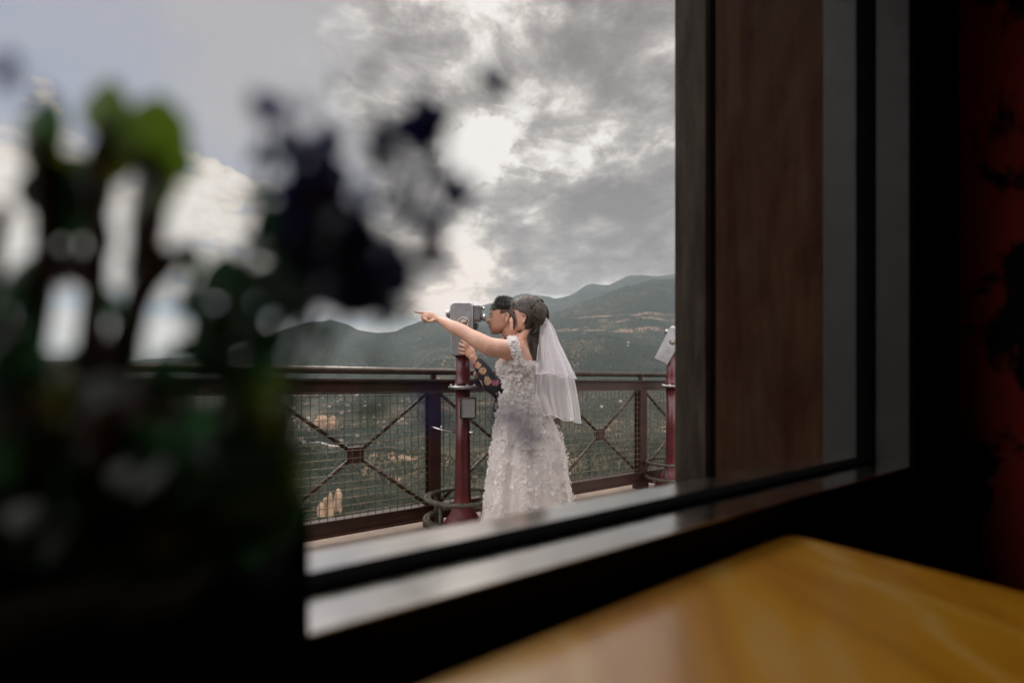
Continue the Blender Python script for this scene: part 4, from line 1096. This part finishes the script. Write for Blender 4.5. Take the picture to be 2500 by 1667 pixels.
MB().capsule([hG(.103, .020, -.044), hG(.1085, .0, -.0405), hG(.103, -.020, -.044)], .0040, 8).capsule([hG(.102, .018, -.048), hG(.1065, .0, -.0515), hG(.102, -.018, -.048)], .0045, 8).build('lips', mat('lip_groom', (0.36, 0.15, 0.12), 0.45), groom)

# ------------------------------------------------------------------ planter and plants by the lens
C1 = Vector((-.157, .352, 0)); dv = Vector((DX, DY, 0)); nv_ = Vector((-DY, DX, 0))
C2 = C1 - dv * 1.0; C3 = C2 - nv_ * .17; C4 = Vector((-.108, .205, 0))
zt_, zb_ = EYE - .097, 0.25
pl = thing('planter', 'black planter box under the window sill, filled with leafy plants', 'planter', (C1.x - .2, C1.y - .1, zb_))
lp = [C1, C2, C3, C4]; cen = sum(lp, Vector()) / 4
def at_z(l, z, k=1.0): return [cen + (v - cen) * k + Vector((0, 0, z)) for v in l]
mb = MB(); rr = [at_z(lp, zb_), at_z(lp, zt_), at_z(lp, zt_, .93), at_z(lp, zt_ - .03, .93)]
mb.grid(rr, closed=True, smooth=False); mb.add(rr[0], [(3, 2, 1, 0)]); mb.build('box', M['planter'], pl)
MB().grid([[cen + (lp[0] - cen) * .92 + ((lp[1] - lp[0]) * .92) * i / 40 + (((lp[3] - cen) * .92 + ((lp[2] - lp[3]) * .92) * i / 40) - ((lp[0] - cen) * .92 + ((lp[1] - lp[0]) * .92) * i / 40)) * j / 12 + Vector((0, 0, zt_ - .02 + .012 * noise.noise(Vector((i * .9, j * .9, 0))))) for j in range(13)] for i in range(41)]).build('soil', M['soil'], pl)
MB().box((cen.x, cen.y, (zb_ + .02) / 2 - .001), (.3, .2, zb_ - .022), Matrix.Rotation(ROTW, 4, 'Z')).build('stand', M['dark_metal'], pl)

lr = random.Random(31)
PK = 0.84
def PP(px, py, Y): return P(px, py, Y * PK)
def leaf(mb, c, size, asp=.6, mi=0, face=.6, rn=lr, fold=.15, tipd=None):
    """a pointed oval leaf, roughly broadside to the window light"""
    size = size * PK; d = tipd or Vector((rn.gauss(0, 1), rn.gauss(0, .5), rn.gauss(.3, 1))); d.normalize()
    nn = Vector((rn.gauss(0, 1 - face), -1, rn.gauss(0, 1 - face))); nn = (nn - d * nn.dot(d)).normalized(); e = d.cross(nn)
    pr = [(0, 0), (.18, .6), (.42, 1), (.68, .85), (.88, .45), (1, 0)]
    L, R2 = [], []
    vs_ = []; 
    for (t, w) in pr:
        m = c + d * size * (t - .45) + nn * (-size * .18 * (t - .4) ** 2)
        vs_ += [m - e * (size * asp * .5 * w) - nn * (size * fold * w * .4), m, m + e * (size * asp * .5 * w) - nn * (size * fold * w * .4)]
    fs_ = []
    for i in range(5):
        for j in (0, 1): fs_.append((i * 3 + j, i * 3 + j + 1, i * 3 + j + 4, i * 3 + j + 3))
    mb.add(vs_, fs_, mi, True)
    return c - d * size * .45
def blob(mb, stem, px, py, rx, ry, n, size, Y0, Y1, mi=0, asp=.6, root=None, face=.6):
    for _ in range(n):
        a = lr.uniform(0, 6.28); r = math.sqrt(lr.random()); Y = lr.uniform(Y0, Y1)
        c = PP(px + rx * r * math.cos(a), py + ry * r * math.sin(a), Y); b = leaf(mb, c, size * lr.uniform(.7, 1.25), asp, mi, face)
        if root is not None and lr.random() < .35:
            stem.tube([b, b + (root - b) * .5 + Vector((0, 0, -.01)), root], [.0006, .0008, .001], 4, cap=False)
def stemp(mb, pts, r0, r1):
    q = smoothpath([PP(*p) for p in pts], 4); n = len(q); mb.tube(q, [r0 + (r1 - r0) * i / (n - 1) for i in range(n)], 7)

# left plant with round leaves
plantA = thing('potted_plant', 'leafy plant with bright green round leaves on brown stems, leftmost in the planter', 'plant', (-.26, .22, zt_ - .02), group='plants in the planter')
fo, sm_ = MB(), MB()
for (px, py, s, a, mi, Y) in [(245, 270, 92, .85, 0, .205), (360, 325, 118, .85, 0, .20), (395, 400, 95, .8, 0, .205), (300, 340, 100, .8, 1, .215), (265, 390, 90, .7, 3, .215), (350, 455, 110, .5, 3, .20), (400, 470, 60, .6, 0, .20),
                             (92, 320, 95, .75, 1, .205), (105, 400, 90, .7, 3, .21), (60, 470, 60, .6, 4, .21), (120, 490, 130, .6, 2, .21), (190, 500, 140, .55, 2, .215), (215, 455, 90, .6, 2, .22), (165, 420, 60, .6, 1, .225), (110, 250, 40, .6, 5, .16), (45, 220, 45, .4, 5, .16), (5, 170, 60, .5, 5, .17),
                             (155, 645, 80, .6, 4, .215), (180, 660, 70, .5, 4, .22), (345, 640, 75, .5, 4, .21), (335, 720, 90, .5, 4, .21), (350, 560, 50, .5, 4, .22), (300, 800, 120, .25, 2, .21), (20, 700, 130, .3, 2, .21), (60, 800, 150, .3, 2, .21), (250, 590, 80, .3, 4, .22), (465, 640, 60, .4, 2, .22), (520, 680, 90, .5, 2, .21)]:
    leaf(fo, PP(px, py, Y), s / F * Y * 1.75, min(1.0, a * 1.15), mi, .86, tipd=Vector((lr.gauss(0, .35), lr.gauss(0, .2), 1)))
for path in ([(180, 1250, .23), (215, 900, .22), (235, 640, .215), (240, 420, .21), (250, 300, .205)], [(240, 1250, .23), (300, 900, .22), (345, 700, .21), (335, 560, .21), (360, 360, .20)], [(60, 1250, .23), (70, 900, .22), (110, 650, .215), (100, 420, .21), (92, 330, .205)],
             [(30, 1200, .23), (10, 900, .22), (-20, 650, .22), (10, 500, .22)], [(345, 700, .21), (400, 650, .21), (440, 620, .21), (470, 600, .21)], [(235, 640, .215), (180, 670, .215), (150, 650, .215)], [(345, 640, .21), (380, 520, .205), (395, 420, .205)], [(120, 1200, .23), (120, 980, .22), (40, 820, .22)], [(240, 1200, .22), (270, 880, .21), (310, 780, .21)]):
    stemp(sm_, path, .0056, .0024)
blob(fo, sm_, 60, 920, 140, 60, 16, .020, .19, .24, 2); blob(fo, sm_, 300, 940, 190, 70, 13, .020, .19, .24, 2); blob(fo, sm_, 120, 940, 60, 70, 5, .022, .20, .22, 3)
blob(fo, sm_, 320, 1090, 330, 100, 55, .024, .20, .27, 2); blob(fo, sm_, 300, 1230, 420, 130, 260, .034, .22, .29, 2); blob(fo, sm_, 100, 1200, 260, 130, 120, .034, .21, .27, 2); blob(fo, sm_, 300, 1010, 110, 50, 8, .020, .18, .22, 4)
blob(fo, sm_, 20, 860, 40, 50, 8, .018, .20, .24, 2)
fo.build('foliage', [M['leaf_bright'], M['leaf_green'], M['leaf_dark'], M['leaf_olive'], M['stem_brown'], M['petal_violet']], plantA); sm_.build('stems', M['stem_brown'], plantA)

# middle plant: navy and violet blooms with dark leaves
plantB = thing('potted_plant', 'dense plant with navy blue flower sprays and dark green leaves beside the sill end', 'plant', (-.14, .26, zt_ - .02), group='plants in the planter')
fo, sm_, bl, vb = MB(), MB(), MB(), MB()
Ya, Yb = .19, .25
rootB = P(640, 1150, .25)
for (px, py, rx, ry, n, sz) in [(780, 575, 88, 100, 90, .017), (765, 450, 62, 80, 34, .016), (735, 500, 50, 60, 20, .015), (845, 690, 75, 62, 60, .016), (875, 735, 46, 32, 22, .013), (790, 360, 40, 60, 8, .014), (860, 560, 26, 40, 10, .013), (800, 330, 30, 40, 3, .014)]:
    blob(bl, sm_, px, py, rx, ry, n, sz, Ya, Yb, 0, .7, None)
for (px, py, s_, n) in [(935, 345, 75, 3), (905, 400, 50, 1), (960, 390, 60, 2), (1000, 312, 70, 3), (1040, 262, 60, 3), (1062, 300, 70, 3), (1048, 345, 60, 2), (1015, 360, 50, 2), (890, 480, 50, 2), (880, 545, 60, 3), (905, 600, 70, 4), (945, 610, 70, 4), (985, 640, 50, 2),
    (1058, 610, 75, 5), (1040, 565, 60, 3), (1030, 520, 45, 2), (1075, 545, 40, 1), (1105, 480, 70, 3), (1120, 450, 55, 2), (1085, 440, 50, 2), (1060, 400, 40, 1), (940, 700, 70, 3), (985, 700, 60, 2), (1010, 660, 40, 1), (950, 765, 60, 3), (1198, 195, 62, 4), (1222, 228, 45, 2), (1150, 170, 30, 1), (985, 455, 42, 1), (975, 520, 42, 1), (700, 330, 70, 2), (660, 260, 60, 1), (740, 260, 60, 1), (860, 250, 50, 1), (900, 180, 44, 1), (820, 200, 44, 1), (640, 380, 60, 2)]:
    blob(bl, sm_, px, py, 20, 20, n + 1, s_ * 1.15 / F * .2, .185, .205, 0, .75, None)
for (px, py, rx, ry, n, sz) in [(640, 700, 110, 80, 38, .016), (560, 740, 90, 70, 22, .015), (640, 730, 100, 46, 30, .014), (620, 810, 90, 50, 20, .015), (745, 800, 50, 24, 6, .010), (560, 860, 110, 80, 30, .017), (620, 920, 60, 70, 12, .015), (480, 800, 60, 80, 24, .016), (925, 345, 26, 60, 7, .009), (970, 470, 40, 30, 4, .009), (650, 450, 40, 80, 8, .014), (665, 590, 50, 70, 16, .015), (950, 770, 60, 26, 9, .010), (990, 700, 40, 30, 4, .008), (480, 1000, 160, 100, 22, .020), (600, 1150, 120, 110, 80, .020), (900, 700, 40, 60, 6, .010)]:
    blob(fo, sm_, px, py, rx, ry, n, sz, Ya, Yb, 0, .5, None)
# lower fringe: olive and green leaves, a few violet blooms hanging in front of the railing and gown
for (px, py, rx, ry, n, sz, mi) in [(655, 955, 34, 40, 6, .014, 1), (690, 935, 20, 20, 2, .010, 1), (640, 1040, 36, 40, 5, .012, 2), (690, 1080, 30, 60, 3, .010, 2), (665, 1170, 60, 70, 16, .014, 2), (700, 1150, 30, 40, 3, .011, 1), (925, 1000, 26, 34, 3, .012, 0), (860, 900, 60, 26, 2, .008, 0), (930, 880, 60, 30, 2, .009, 0), (985, 930, 30, 30, 1, .008, 0), (600, 1010, 60, 60, 10, .014, 2)]:
    blob(fo, sm_, px, py, rx, ry, n, sz, .19, .23, mi, .6, None)
for (px, py, rx, ry, n, sz) in [(1062, 1000, 30, 30, 4, .009), (1060, 960, 26, 24, 1, .009), (1150, 930, 30, 26, 1, .008), (1215, 1030, 40, 30, 2, .008), (1295, 1060, 20, 36, 6, .010), (1290, 1010, 30, 30, 1, .008), (1180, 1000, 40, 40, 1, .007)]:
    blob(vb, sm_, px, py, rx, ry, n, sz, .18, .20, 0, .7, None)
for path, r0, r1 in (([(640, 1250, .26), (690, 1000, .24), (750, 760, .23), (790, 560, .22), (770, 420, .21)], .0035, .0015), ([(660, 1250, .26), (740, 950, .24), (850, 760, .23), (960, 600, .22), (1040, 420, .21), (1050, 300, .21), (1120, 240, .205), (1198, 200, .20)], .0022, .0005),
    ([(850, 760, .23), (950, 680, .22), (1055, 610, .21), (1100, 480, .21)], .0014, .0005), ([(700, 1150, .25), (820, 1020, .22), (925, 1000, .205), (1060, 990, .195), (1200, 1020, .19), (1300, 1050, .19)], .0012, .0004), ([(560, 1250, .25), (540, 1000, .24), (560, 760, .22), (600, 640, .22), (650, 420, .21), (640, 300, .21)], .003, .0006),
    ([(750, 760, .23), (860, 600, .22), (925, 420, .21), (930, 300, .21)], .0014, .0005), ([(700, 1150, .25), (690, 1020, .22), (660, 950, .21)], .0015, .0008)):
    stemp(sm_, path, r0, r1)
bl.build('navy_blooms', M['petal_navy'], plantB); vb.build('violet_blooms', M['petal_violet'], plantB); fo.build('foliage', [M['leaf_dark'], M['leaf_bright'], M['leaf_olive']], plantB); sm_.build('stems', M['stem_green'], plantB)

bpy.context.view_layer.update()
